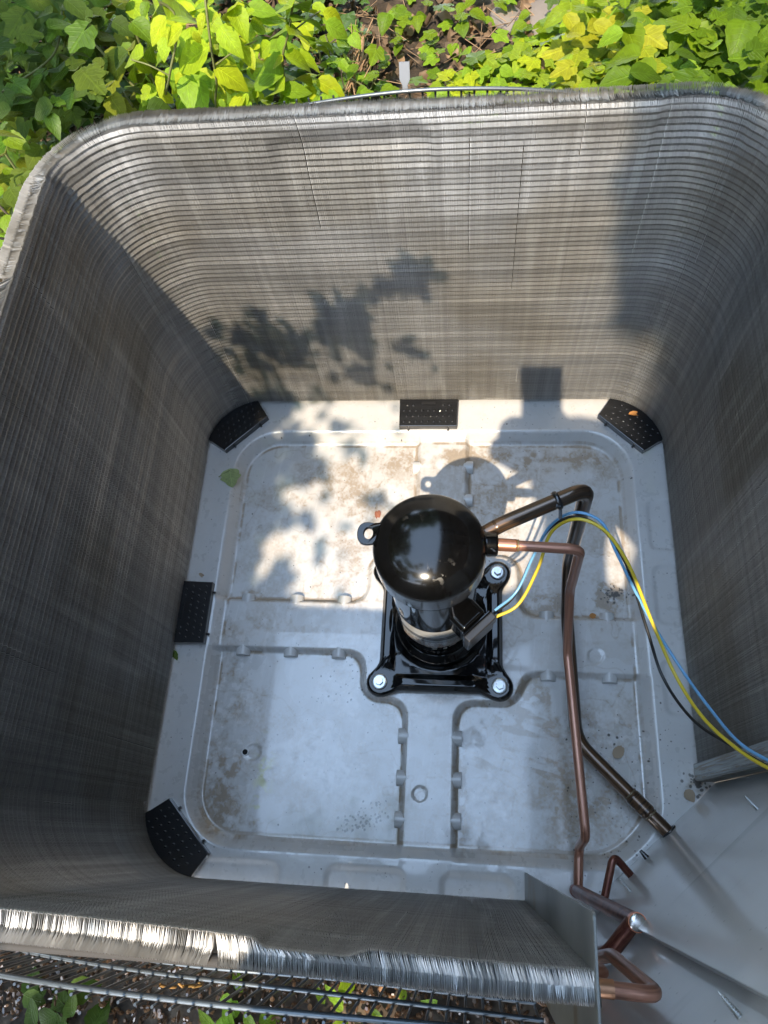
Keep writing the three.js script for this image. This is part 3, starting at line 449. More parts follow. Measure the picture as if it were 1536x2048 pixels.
{
  const t = thing('wire_guard', 'pale wire guard edge with a holed tab behind the far rim of the coil', 'wire guard');
  part('ring_wire', spline([V(-0.30, 0.548, -0.45), V(-0.163, 0.580, -0.45), V(-0.103, 0.589, -0.45), V(-0.006, 0.597, -0.45), V(0.076, 0.596, -0.45), V(0.16, 0.588, -0.45), V(0.3, 0.56, -0.45)], 0.0022, 80, 8), wireL, t);
  part('ring_wire', spline([V(-0.34, 0.46, -0.45), V(0, 0.47, -0.45), V(0.34, 0.46, -0.45)], 0.002, 60, 8), wireL, t);
  for (let k = 0; k < 43; k++) { const x = -0.31 + 0.0148 * k; part('upright_wire', rod(V(x, -0.08, -0.453), V(x, 0.594 - 0.42 * Math.max(0, Math.abs(x) - 0.08) ** 1.7, -0.4535), 0.0013, 7), wireM, t); }
  const s = new THREE.Shape(); s.moveTo(-0.0028, 0); s.lineTo(0.0028, 0); s.lineTo(0.0028, 0.006); s.lineTo(0.0058, 0.012); s.lineTo(0.0058, 0.029); s.lineTo(-0.0058, 0.029); s.lineTo(-0.0058, 0.012); s.lineTo(-0.0028, 0.006); s.closePath(); const h = new THREE.Path(); h.absarc(0, 0.0205, 0.0028, 0, 6.283, true); s.holes.push(h);
  const g = new THREE.ExtrudeGeometry(s, { depth: 0.0016, bevelEnabled: true, bevelSize: 0.0003, bevelThickness: 0.0003, bevelSegments: 1 }); g.rotateX(-0.5);
  part('tab', g, std({ color: lin(0.2, 0.205, 0.21), roughness: 0.4, metalness: 0.6 }), t, [-0.004, 0.594, -0.4545]);
}

// ───────────────────────── ground and plants ─────────────────────────
const GY = -0.12;                                    // ground level
{
  const soil = dtex(1024, 1024, (u, v, o) => { const a = fbm(u * 40, v * 40, 5, 201), b = fbm(u * 160, v * 160, 3, 211), c = vn(u * 420, v * 420, 221); const k = 0.55 + 0.9 * (a - 0.3) + 0.5 * (b - 0.5) + 0.35 * (c - 0.5); const w = sst(0.55, 0.7, a); o[0] = 0.075 * k + 0.06 * w; o[1] = 0.055 * k + 0.045 * w; o[2] = 0.038 * k + 0.03 * w; }, true);
  soil.repeat.set(1, 1);
  const pos = [], uv = [], idx = [], N = 150;
  const spread = (t) => { const s = t * 2 - 1; return Math.sign(s) * (Math.abs(s) * 3 + Math.pow(Math.abs(s), 6) * 147); };
  for (let j = 0; j <= N; j++) for (let i = 0; i <= N; i++) { const x = spread(i / N), z = spread(j / N); pos.push(x, GY + 0.03 * (fbm(x * 5, z * 5, 4, 231) - 0.5) + 0.012 * (fbm(x * 30, z * 30, 2, 241) - 0.5), z); uv.push(x / 1.3, z / 1.3); }
  for (let j = 0; j < N; j++) for (let i = 0; i < N; i++) { const a = j * (N + 1) + i, b = a + 1, c = a + N + 1, e = c + 1; idx.push(a, c, b, b, c, e); }
  const g = new THREE.BufferGeometry(); g.setAttribute('position', new THREE.Float32BufferAttribute(pos, 3)); g.setAttribute('uv', new THREE.Float32BufferAttribute(uv, 2)); g.setIndex(idx); g.computeVertexNormals();
  tag(single('ground', g, std({ map: soil, roughness: 0.95, bumpMap: soil, bumpScale: 0.01 }), 'dark brown garden soil under the leaf litter and ivy'), 'dark brown garden soil under the leaf litter and ivy', null, null, 'structure');
  single('equipment_pad', new RoundedBoxGeometry(0.9, 0.05, 0.9, 2, 0.01).translate(0, -0.11, 0), std({ color: lin(0.3, 0.29, 0.27), roughness: 0.9 }), 'low concrete pad under the base pan', 'concrete pad');
}
const leafMap = dtex(128, 128, (u, v, o) => { // paler midrib and side veins, slight mottling
  const s = Math.abs(u - 0.5) * 2, rib = sst(0.07, 0.02, s), side = sst(0.12, 0.0, Math.abs(((v * 7 - s * 1.9) % 1 + 1) % 1 - 0.5) * 1.0) * sst(0.95, 0.5, s);
  const l = 0.74 + 0.34 * (fbm(u * 7, v * 7, 4, 251) - 0.5) + 0.2 * rib + 0.2 * side; o[0] = l; o[1] = l; o[2] = l * 0.95; }, true);
function leafGeo(kind, seed) {
  const R = rng(seed), pos = [], uv = [], idx = [];
  if (kind === 'ivy') {
    pos.push(0, 0, 0.12); uv.push(0.5, 0.2); const n = 30;
    const lobes = [[90, 0.9], [22, 0.72], [158, 0.70], [-42, 0.58], [222, 0.58]];
    for (let k = 0; k <= n; k++) { const a = -82 + 344 * k / n; let r = 0.52; for (const [la, lr] of lobes) { const q = (a - la) / (24 + 6 * R()); r = Math.max(r, lr * Math.exp(-q * q * 0.55)); } r *= 0.72; const x = Math.cos(a * Math.PI / 180) * r, z = 0.12 + Math.sin(a * Math.PI / 180) * r + 0.05; pos.push(x, -0.25 * (x * x + (z - 0.3) ** 2) + 0.06 * (R() - 0.5) + 0.1 * Math.abs(x), z); uv.push(0.5 + x * 0.8, z); }
    for (let k = 1; k <= n; k++) idx.push(0, k + 1, k);
  } else {
    const n = 10, W = kind === 'lance' ? 0.19 : kind === 'round' ? 0.42 : 0.30, curl = 0.1 + 0.35 * R(), fold = 0.15 + 0.3 * R(), tw = (R() - 0.5) * 0.3;
    for (let i = 0; i <= n; i++) { const t = i / n; let w = W * Math.pow(Math.sin(Math.PI * Math.pow(t, 0.72)), 0.85) * (i % 2 ? 1.06 : 0.97); if (i === 0) w = 0.015; if (i === n) w = 0.004;
      for (const s of [-1, -0.55, 0, 0.55, 1]) { const x = s * w; pos.push(x, -curl * t * t + fold * Math.abs(x) + tw * x * t + 0.012 * (R() - 0.5), t); uv.push(0.5 + s * 0.48, t); } }
    for (let i = 0; i < n; i++) for (let k = 0; k < 4; k++) { const a = i * 5 + k, b = a + 1, c = a + 5, d = c + 1; idx.push(a, c, b, b, c, d); }
  }
  const g = new THREE.BufferGeometry(); g.setAttribute('position', new THREE.Float32BufferAttribute(pos, 3)); g.setAttribute('uv', new THREE.Float32BufferAttribute(uv, 2)); g.setIndex(idx); g.computeVertexNormals(); return g;
}
const LG = {}; for (const k of ['ovate', 'ivy', 'lance', 'round']) LG[k] = [1, 2, 3, 4].map((s) => leafGeo(k, s * 31 + k.length));
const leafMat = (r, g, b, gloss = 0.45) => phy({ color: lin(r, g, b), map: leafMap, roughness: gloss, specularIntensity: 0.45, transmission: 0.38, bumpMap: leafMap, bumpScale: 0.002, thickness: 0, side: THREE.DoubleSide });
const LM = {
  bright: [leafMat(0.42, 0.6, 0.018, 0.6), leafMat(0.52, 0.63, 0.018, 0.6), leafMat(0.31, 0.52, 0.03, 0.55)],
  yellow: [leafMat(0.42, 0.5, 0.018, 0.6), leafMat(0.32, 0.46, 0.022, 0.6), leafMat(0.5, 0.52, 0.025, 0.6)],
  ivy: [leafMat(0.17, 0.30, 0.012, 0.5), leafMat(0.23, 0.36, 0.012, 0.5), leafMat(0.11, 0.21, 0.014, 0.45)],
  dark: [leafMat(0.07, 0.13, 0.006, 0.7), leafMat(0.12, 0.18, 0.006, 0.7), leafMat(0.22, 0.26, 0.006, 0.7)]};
const stemM = std({ color: lin(0.16, 0.17, 0.06), roughness: 0.7 }), woodM = std({ color: lin(0.09, 0.07, 0.05), roughness: 0.85 });
function addLeaf(parent, geo, mat, base, tip, up, wide = 1) {
  const z = tip.clone().sub(base), L = z.length(); z.normalize(); const x = up.clone().cross(z).normalize(), y = z.clone().cross(x);
  const m = part('leaf', geo, mat, parent); m.matrixAutoUpdate = true;
  m.position.copy(base).sub(parent.position); m.quaternion.setFromRotationMatrix(new THREE.Matrix4().makeBasis(x, y, z)); m.scale.set(L * wide, L, L); return m;
}
const stemPart = (parent, pts, r0, mat = stemM) => part('stem', spline(pts.map((p) => p.clone().sub(parent.position)), r0, pts.length * 8, 5), mat, parent);
{ // the bright leafy shoots behind the far left of the coil
  const L1 = [[335, 38, 415, 8, 1.2], [330, 30, 297, 88], [365, 52, 326, 88], [418, 92, 346, 136, 1.15], [328, 72, 324, 120], [326, 140, 314, 198], [341, 132, 338, 180], [372, 148, 377, 214], [395, 158, 408, 222, 1.2], [314, 189, 288, 201], [320, 184, 349, 207], [300, 140, 270, 152], [286, 110, 240, 118], [268, 124, 311, 139], [372, 118, 399, 152], [318, 8, 288, 28], [408, 24, 391, 64], [316, 196, 322, 222], [292, 150, 300, 172], [270, 128, 252, 150], [300, 90, 288, 106], [350, 95, 330, 118], [385, 60, 402, 88]];
  const L2 = [[440, 50, 477, 106, 1.1], [426, 130, 502, 172, 1.1], [442, 84, 450, 116], [450, 110, 474, 140], [484, 90, 509, 136], [506, 80, 474, 99], [464, 10, 493, 67, 1.1], [470, 12, 443, 22], [448, 27, 453, 54], [470, 0, 500, 6], [470, 190, 476, 214], [496, 186, 484, 214], [504, 182, 523, 207], [447, 178, 466, 196], [430, 160, 418, 190], [436, 30, 415, 48], [500, 44, 540, 56], [455, 165, 486, 178], [510, 100, 528, 92], [440, 196, 448, 220]];
  const L3 = [[585, 42, 641, 20], [577, 68, 637, 58, 1.1], [575, 58, 541, 44], [582, 18, 561, 35], [571, 74, 550, 97], [541, 84, 514, 114], [566, 150, 498, 138, 1.1], [568, 180, 519, 167], [572, 168, 618, 129, 0.9], [570, 112, 633, 122, 1.05], [567, 94, 594, 108], [534, 210, 558, 194], [597, 182, 624, 208], [645, 24, 694, 40], [650, 44, 702, 70], [572, 190, 590, 214], [568, 186, 548, 206], [586, 10, 610, -6], [584, 12, 560, -4], [566, 120, 540, 128], [574, 40, 592, 28], [620, 88, 672, 66, 0.5], [626, 100, 660, 84, 0.5]];
  const defs = [['bright green leafy shoot leftmost behind the far left rim', L1, [[336, 222, 0.24], [338, 150, 0.36], [352, 70, 0.42], [345, 20, 0.45], [318, 2, 0.47]], [[338, 150, 0.36], [300, 130, 0.38], [262, 118, 0.38]], 61], ['bright green leafy shoot in the middle of three behind the far left rim', L2, [[434, 225, 0.22], [432, 160, 0.33], [421, 90, 0.40], [410, 0, 0.46], [405, -40, 0.48]], [[426, 132, 0.36], [470, 100, 0.39], [512, 80, 0.41]], 62], ['bright green leafy shoot with serrated leaves rightmost behind the far left rim', L3, [[574, 220, 0.2], [568, 160, 0.30], [565, 110, 0.36], [577, 60, 0.40], [586, 0, 0.45]], [[640, 20, 0.40], [612, 40, 0.38], [578, 66, 0.38]], 63]];
  for (const [label, list, stem, side, seed] of defs) {
    const R = rng(seed), b = at(stem[0][0], stem[0][1], stem[0][2]); const t = thing('leafy_shoot', label, 'plant', [b.x, GY, b.z - 0.02], 'leafy shoots behind the coil');
    stemPart(t, [V(b.x, GY, b.z - 0.02), ...stem.map((s) => at(...s))], 0.0022); stemPart(t, side.map((s) => at(...s)), 0.0014);
    for (const [u0, v0, u1, v1, w] of list) {
      const k = 0.27 + 0.18 * sst(215, 0, v0), y = k + (R() - 0.4) * 0.05, p0 = at(u0, v0, y + 0.008), p1 = at(u1, v1, y - 0.01 - 0.02 * R());
      const up = V((R() - 0.5) * 0.5 - 0.1, 1, 0.45 + (R() - 0.5) * 0.6).normalize(); addLeaf(t, LG.ovate[Math.floor(R() * 4)], LM.bright[Math.floor(R() * 3)], p0, p1, up, w || 1);
    }
    // lower leaves of the same shoot, seen between the upper ones
    for (let k = 0; k < 46; k++) { const u = stem[1][0] + (R() - 0.5) * 200, v = 0 + 205 * R(), y = 0.06 + 0.26 * R(), p0 = at(u, v, y), a = R() * 6.28, L = 0.035 + 0.04 * R(); addLeaf(t, LG.ovate[k % 4], LM.bright[k % 3], p0, p0.clone().add(V(Math.cos(a) * L, -0.012, Math.sin(a) * L)), V((R() - 0.5) * 0.8, 1, (R() - 0.2) * 0.8).normalize()); }
  }
}
function patch(name, label, category, group, seed, n, pick) {
  const R = rng(seed), items = []; for (let k = 0; k < n; k++) items.push(pick(R, k));
  const c = items[0].p; const t = thing(name, label, category, [c.x, GY, c.z], group);
  for (const it of items) { const a = it.a ?? R() * 6.283, L = it.L, d = V(Math.cos(a) * L, L * (it.droop ?? -0.25), Math.sin(a) * L); addLeaf(t, LG[it.kind][Math.floor(R() * 4)], it.mats[Math.floor(R() * it.mats.length)], it.p, it.p.clone().add(d), it.up ?? V((R() - 0.5) * 0.7, 1, 0.2 + (R() - 0.5) * 0.7).normalize()); }
  return [t, items, R];
}
{
  // shaded broad-leaved shrub at the far left
  const mk = (label, seed, n, u0, u1, v0, v1, y0, y1, mats, kinds, Ls) => { const [t, items, R] = patch('shrub', label, 'shrub', null, seed, n, (R) => { const u = mix(u0, u1, R()), v = mix(v0, v1, R()), y = mix(y0, y1, R()); return { p: at(u, v, y), L: mix(Ls[0], Ls[1], R()), kind: kinds[Math.floor(R() * kinds.length)], mats }; });
    for (let k = 0; k < 9; k++) { const a = items[Math.floor(R() * items.length)].p, b = items[Math.floor(R() * items.length)].p, m = a.clone().lerp(b, 0.5).add(V((R() - 0.5) * 0.1, -0.05 * R(), (R() - 0.5) * 0.1)); stemPart(t, k % 2 ? [a, m, b] : [V(a.x + (R() - 0.5) * 0.15, GY, a.z + (R() - 0.5) * 0.1), a.clone().lerp(V(a.x, GY, a.z), 0.4), a], 0.0012 + 0.0014 * R(), k % 3 ? stemM : woodM); } return t; };
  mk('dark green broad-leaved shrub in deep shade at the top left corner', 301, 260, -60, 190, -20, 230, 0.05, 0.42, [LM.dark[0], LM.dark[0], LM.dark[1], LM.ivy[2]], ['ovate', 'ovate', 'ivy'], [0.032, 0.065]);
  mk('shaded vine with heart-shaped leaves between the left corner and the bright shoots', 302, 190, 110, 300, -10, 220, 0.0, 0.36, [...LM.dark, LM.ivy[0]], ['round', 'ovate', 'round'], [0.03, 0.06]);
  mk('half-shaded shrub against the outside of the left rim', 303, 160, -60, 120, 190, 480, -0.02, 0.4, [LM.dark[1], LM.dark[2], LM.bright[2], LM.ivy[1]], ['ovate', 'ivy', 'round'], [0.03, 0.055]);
  mk('low dull green creeper with rounded leaves right of the bright shoots', 304, 46, 610, 780, 20, 200, -0.10, 0.08, [LM.ivy[0], LM.ivy[1], LM.bright[2]], ['round', 'ivy'], [0.03, 0.055]);
  // ivy on the ground, in the sun
  const iv = (label, seed, n, poly, y0, y1, mats, kinds, Ls) => patch('ivy', label, 'ivy', null, seed, n, (R) => { let u, v; do { u = mix(poly[0], poly[1], R()); v = mix(poly[2], poly[3], R()); } while (poly[4] && !poly[4](u, v)); return { p: at(u, v, mix(y0, y1, R())), L: mix(Ls[0], Ls[1], R()), kind: kinds[Math.floor(R() * kinds.length)], mats, droop: -0.15 }; });
  iv('sunlit pale green ivy spreading on the ground behind the middle of the far rim', 311, 260, [860, 1240, 50, 200, (u, v) => v > 185 - (u - 800) * 0.42], -0.10, -0.02, [...LM.bright, LM.yellow[1]], ['ivy', 'ivy', 'round'], [0.028, 0.048]);
  iv('sparse small ivy leaves scattered over the brown leaf litter', 312, 60, [760, 1080, -10, 190], -0.10, -0.03, [LM.ivy[1], LM.bright[2], LM.ivy[0]], ['ivy', 'round'], [0.03, 0.05]);
  iv('yellow-green bushy ivy with long leaves left of the dark ivy', 313, 220, [1130, 1310, -20, 200], -0.02, 0.30, [...LM.yellow, LM.bright[0]], ['ovate', 'ovate', 'ivy'], [0.035, 0.062]);
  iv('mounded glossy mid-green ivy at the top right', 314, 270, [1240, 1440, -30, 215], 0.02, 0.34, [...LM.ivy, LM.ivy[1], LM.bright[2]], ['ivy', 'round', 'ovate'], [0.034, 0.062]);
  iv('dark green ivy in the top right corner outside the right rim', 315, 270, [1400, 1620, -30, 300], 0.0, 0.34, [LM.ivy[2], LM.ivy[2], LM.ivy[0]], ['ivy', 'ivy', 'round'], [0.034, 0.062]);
  // plants by the near wire guard
  iv('dark ivy leaves on the ground below the near left end of the wire guard', 316, 16, [-20, 240, 1985, 2090], -0.11, -0.04, [LM.dark[0]], ['ivy', 'round'], [0.03, 0.045]);
  iv('a few small green weeds in the wet mulch below the wire guard', 317, 26, [330, 980, 1975, 2075], -0.11, -0.05, [LM.ivy[1], LM.bright[2]], ['lance', 'ovate'], [0.02, 0.045]);
}
function scatter(name, label, geo, mat, n, seed, fn) {
  const m = new THREE.InstancedMesh(geo, mat, n); m.name = numbered(name); m.castShadow = m.receiveShadow = true; const R = rng(seed), o = new THREE.Object3D(), c = new THREE.Color();
  for (let k = 0; k < n; k++) { fn(o, R, c); o.updateMatrix(); m.setMatrixAt(k, o.matrix); m.setColorAt(k, c); } tag(m, label, null, null, 'stuff'); scene.add(m); return m;
}
{
  const gy = (x, z) => GY + 0.03 * (fbm(x * 5, z * 5, 4, 231) - 0.5) + 0.012 * (fbm(x * 30, z * 30, 2, 241) - 0.5);
  const dead = leafGeo('ovate', 900); { const p = dead.attributes.position; for (let i = 0; i < p.count; i++) { const x = p.getX(i), z = p.getZ(i); p.setY(i, p.getY(i) + 1.3 * x * x + 0.25 * Math.sin(z * 7)); } dead.computeVertexNormals(); }
  const deadM = std({ color: 0xffffff, roughness: 0.85, side: THREE.DoubleSide });
  const out = (R) => { let x, z; do { x = (R() - 0.5) * 4.4; z = -2.4 + 2.0 * R(); } while (Math.abs(x) < 0.48 && z > -0.48); return [x, z]; };
  scatter('leaf_litter', 'dry brown curled leaves lying behind the unit', dead, deadM, 5200, 401, (o, R, c) => { const [x, z] = out(R); o.position.set(x, gy(x, z) + 0.008 + 0.02 * R(), z); o.rotation.set((R() - 0.5) * 1.4, R() * 6.28, (R() - 0.5) * 1.4); o.scale.setScalar(0.02 + 0.032 * R()); const k = 0.5 + 0.9 * R(); c.setRGB(0.21 * k, 0.14 * k, 0.085 * k); });
  const twig = new THREE.CylinderGeometry(0.0014, 0.001, 1, 5).rotateZ(Math.PI / 2);
  scatter('dry_twigs', 'dry pale twigs and stalks among the brown litter', twig, deadM, 1500, 402, (o, R, c) => { const [x, z] = out(R); o.position.set(x, gy(x, z) + 0.02 + 0.03 * R(), z); o.rotation.set(0, R() * 6.28, (R() - 0.5) * 0.5, 'YXZ'); o.scale.set(0.06 + 0.16 * R(), 0.8, 0.8); const k = 0.5 + R(); c.setRGB(0.30 * k, 0.2 * k, 0.12 * k); });
  scatter('dry_stalks', 'bundle of dry tan stalks standing behind the far rim', twig, deadM, 70, 403, (o, R, c) => { const p = at(715 + 30 * (R() - 0.5), 120 + 90 * (R() - 0.5), -0.06 + 0.06 * R()); o.position.copy(p); o.rotation.set(0, 1.35 + (R() - 0.5) * 0.9, 0.25 + (R() - 0.5) * 0.7, 'YXZ'); o.scale.set(0.07 + 0.07 * R(), 1, 1); const k = 0.7 + 0.6 * R(); c.setRGB(0.36 * k, 0.23 * k, 0.13 * k); });
  scatter('ground_cover', 'small green leaves of creeper covering the ground far behind', LG.ivy[1], phy({ color: 0xffffff, map: leafMap, roughness: 0.5, transmission: 0.3, thickness: 0, side: THREE.DoubleSide }), 5200, 404, (o, R, c) => { let x, z, ok; do { [x, z] = out(R); const d = fbm(x * 2.2 + 4, z * 2.2, 3, 251); ok = d > 0.5 || x > 0.25 || x < -0.45; if (x > -0.2 && x < 0.25) ok = ok && R() < 0.12; } while (!ok); o.position.set(x, gy(x, z) + 0.03 + 0.09 * R(), z); o.rotation.set((R() - 0.5) * 0.9, R() * 6.28, (R() - 0.5) * 0.9); o.scale.setScalar(0.03 + 0.04 * R()); const k = 0.7 + 0.6 * R(), yl = x > -0.1 && x < 0.5 ? 1.5 : 1; c.setRGB(0.09 * k * yl, 0.19 * k * Math.sqrt(yl), 0.025 * k); });
  const peb = new THREE.DodecahedronGeometry(0.5, 0); peb.scale(1, 0.6, 0.8);
  scatter('wet_mulch', 'wet brown mulch chips and pebbles below the near wire guard', peb, phy({ color: 0xffffff, roughness: 0.3, clearcoat: 1, clearcoatRoughness: 0.1 }), 5200, 405, (o, R, c) => { const x = -0.75 + 1.25 * R(), z = 0.475 + 0.35 * R(); o.position.set(x, gy(x, z) + 0.006 + 0.01 * R(), z); o.rotation.set(R() * 3, R() * 6, R() * 3); o.scale.set(0.006 + 0.013 * R(), 0.005 + 0.007 * R(), 0.005 + 0.009 * R()); const k = 0.35 + 1.1 * R() * R(), g = R() < 0.15 ? 1.7 : 1; c.setRGB(0.16 * k * g, 0.085 * k * g, 0.042 * k * g); });
  const st = new THREE.IcosahedronGeometry(0.07, 3); { const p = st.attributes.position; for (let i = 0; i < p.count; i++) { const x = p.getX(i), y = p.getY(i), z = p.getZ(i), k = 1 + 0.35 * (fbm(x * 18 + 5, z * 18 + y * 11, 3, 261) - 0.5); p.setXYZ(i, x * k * 1.5, y * k * 0.45, z * k); } st.computeVertexNormals(); }
  const stoneM = std({ color: lin(0.24, 0.21, 0.19), roughness: 0.9 });
  for (const [u, v, s, l] of [[1020, 38, 0.6, 'flat greyish stone half buried in the litter, in the sun'], [1095, 42, 0.85, 'larger pale stone between the litter and the yellow-green ivy']]) { const m = single('stone', mergeVertices(st), stoneM, l, 'stone'); m.position.copy(at(u, v, GY + 0.01)); m.scale.setScalar(s); m.rotation.y = u; }
}
// ───────────────────────── small fallen things in the pan ─────────────────────────
{
  const put = (name, geo, mat, label, cat, x, y, z, ry, s, sx = 1) => { const m = single(name, geo, mat, label, cat); m.position.set(x, y, z); m.rotation.y = ry; m.scale.set(s * sx, s, s); return m; };
  const flat = LG.round[0].clone(); { const p = flat.attributes.position; for (let i = 0; i < p.count; i++) { const x = p.getX(i), z = p.getZ(i); p.setXYZ(i, x * (0.9 + 0.35 * Math.abs(Math.sin(z * 9))), p.getY(i) * 0.25 + 0.06, z); } flat.computeVertexNormals(); }
  const t = thing('fallen_leaf', 'pale green lobed leaf with a stalk lying on the left ledge of the pan', 'leaf', [-0.3615, 0.0015, -0.268]);
  part('leaf_blade', flat, leafMat(0.5, 0.6, 0.26, 0.6), t).scale.setScalar(0.038); t.rotation.y = 0.25;
  part('stalk', rod(V(0, 0.003, 0.004), V(-0.022, 0.002, 0.012), 0.0009, 6), stemM, t);
  const tan = std({ color: lin(0.45, 0.2, 0.055), roughness: 0.7, side: THREE.DoubleSide }), red = std({ color: lin(0.25, 0.09, 0.05), roughness: 0.8, side: THREE.DoubleSide }), pale = std({ color: lin(0.33, 0.25, 0.17), roughness: 0.8, side: THREE.DoubleSide });
  put('fallen_leaf', LG.ovate[1], tan, 'dry orange leaf lying on the far right corner support', 'leaf', 0.352, 0.0165, -0.372, 1.7, 0.028, 0.55);
  put('fallen_leaf', LG.lance[0], red, 'small red-brown sliver of leaf on the pan left of the compressor', 'leaf', -0.090, -0.019, -0.196, 0.3, 0.02);
  put('fallen_leaf', LG.lance[2], red, 'second tiny red-brown leaf sliver beside the first', 'leaf', -0.0845, -0.019, -0.198, 0.05, 0.016);
  put('fallen_leaf', LG.ovate[2], pale, 'curled tan leaf scrap on the pan right of the pipe bend', 'leaf', 0.294, -0.017, 0.205, 2.4, 0.026);
  put('fallen_leaf', LG.lance[1], pale, 'thin dried leaf curl on the left ledge above the left support', 'leaf', -0.388, 0.002, -0.066, 1.0, 0.016);
  put('fallen_leaf', LG.ovate[3], pale, 'crumpled pale brown leaf scrap by the panel corner', 'leaf', 0.388, 0.003, 0.247, 0.6, 0.02, 1.3);
  put('fallen_leaf', LG.ovate[0], tan, 'small orange leaf chip by the right-hand nubs of the pan', 'leaf', 0.270, -0.019, -0.014, 1.5, 0.016);
  put('moss_tuft', LG.round[1], leafMat(0.09, 0.16, 0.02, 0.8), 'green moss caught under the left coil just in front of the left support', 'moss', -0.4115, 0.002, 0.068, 0.1, 0.03, 0.8);
  put('rusty_curl', new THREE.TubeGeometry(new THREE.CatmullRomCurve3([V(0, 0, 0), V(0.003, -0.006, 0.002), V(-0.001, -0.014, 0.003), V(0.004, -0.02, 0.004), V(0.001, -0.028, 0.002), V(0.005, -0.033, 0.006)]), 40, 0.001, 6), std({ color: lin(0.4, 0.22, 0.07), roughness: 0.5, metalness: 0.4 }), 'yellowish curled tendril hanging on the wire guard, left of two', 'tendril', -0.185, 0.458, 0.457, 0, 1.3);
  put('rusty_curl', new THREE.TubeGeometry(new THREE.CatmullRomCurve3([V(0, 0, 0), V(0.004, -0.007, 0.002), V(0.001, -0.015, 0.003), V(0.004, -0.022, 0.004), V(0.000, -0.03, 0.002)]), 40, 0.001, 6), std({ color: lin(0.42, 0.25, 0.08), roughness: 0.5, metalness: 0.4 }), 'yellowish curled tendril hanging on the wire guard, right of two', 'tendril', -0.165, 0.456, 0.457, 0.4, 1.3);
}
// ───────────────────────── what stands round the unit, outside the frame ─────────────────────────
function tree(label, x, z, h, cr, seed, n, mats, bare = 0.35, leafS = 0.16) {
  const R = rng(seed), t = thing('tree', label, 'tree', [x, GY, z]);
  const tr = [rod(V(0, 0, 0), V(0.1 * (R() - 0.5), h * 0.55, 0.1 * (R() - 0.5)), 0.09 * h / 5, 10, 0.05 * h / 5)]; const cl = [];
  for (let k = 0; k < 16; k++) { const a = R() * 6.28, y = h * (bare + (0.92 - bare) * R()), r = cr * (0.35 + 0.6 * R()) * (1 - 0.5 * Math.max(0, y / h - 0.6)); const e = V(Math.cos(a) * r, y, Math.sin(a) * r); tr.push(rod(V(0, Math.max(0.2, y - r * 0.8) * 0.8, 0), e, 0.03 * h / 5, 6, 0.01)); cl.push(e); }
  part('trunk', merge(tr), woodM, t);
  const m = new THREE.InstancedMesh(LG.ovate[seed % 4], mats, n), o = new THREE.Object3D(); m.name = 'crown'; m.userData.kind = 'stuff'; m.castShadow = true;
  for (let k = 0; k < n; k++) { const c = cl[k % cl.length], s = cr * 0.42 * Math.cbrt(R()), a = R() * 6.28, b = Math.acos(2 * R() - 1); o.position.set(c.x + s * Math.sin(b) * Math.cos(a), c.y + s * 0.8 * Math.cos(b), c.z + s * Math.sin(b) * Math.sin(a)); o.rotation.set(R() * 6, R() * 6, R() * 6); o.scale.setScalar(leafS * (0.6 + 0.8 * R())); o.updateMatrix(); m.setMatrixAt(k, o.matrix); } t.add(m); return t;
}
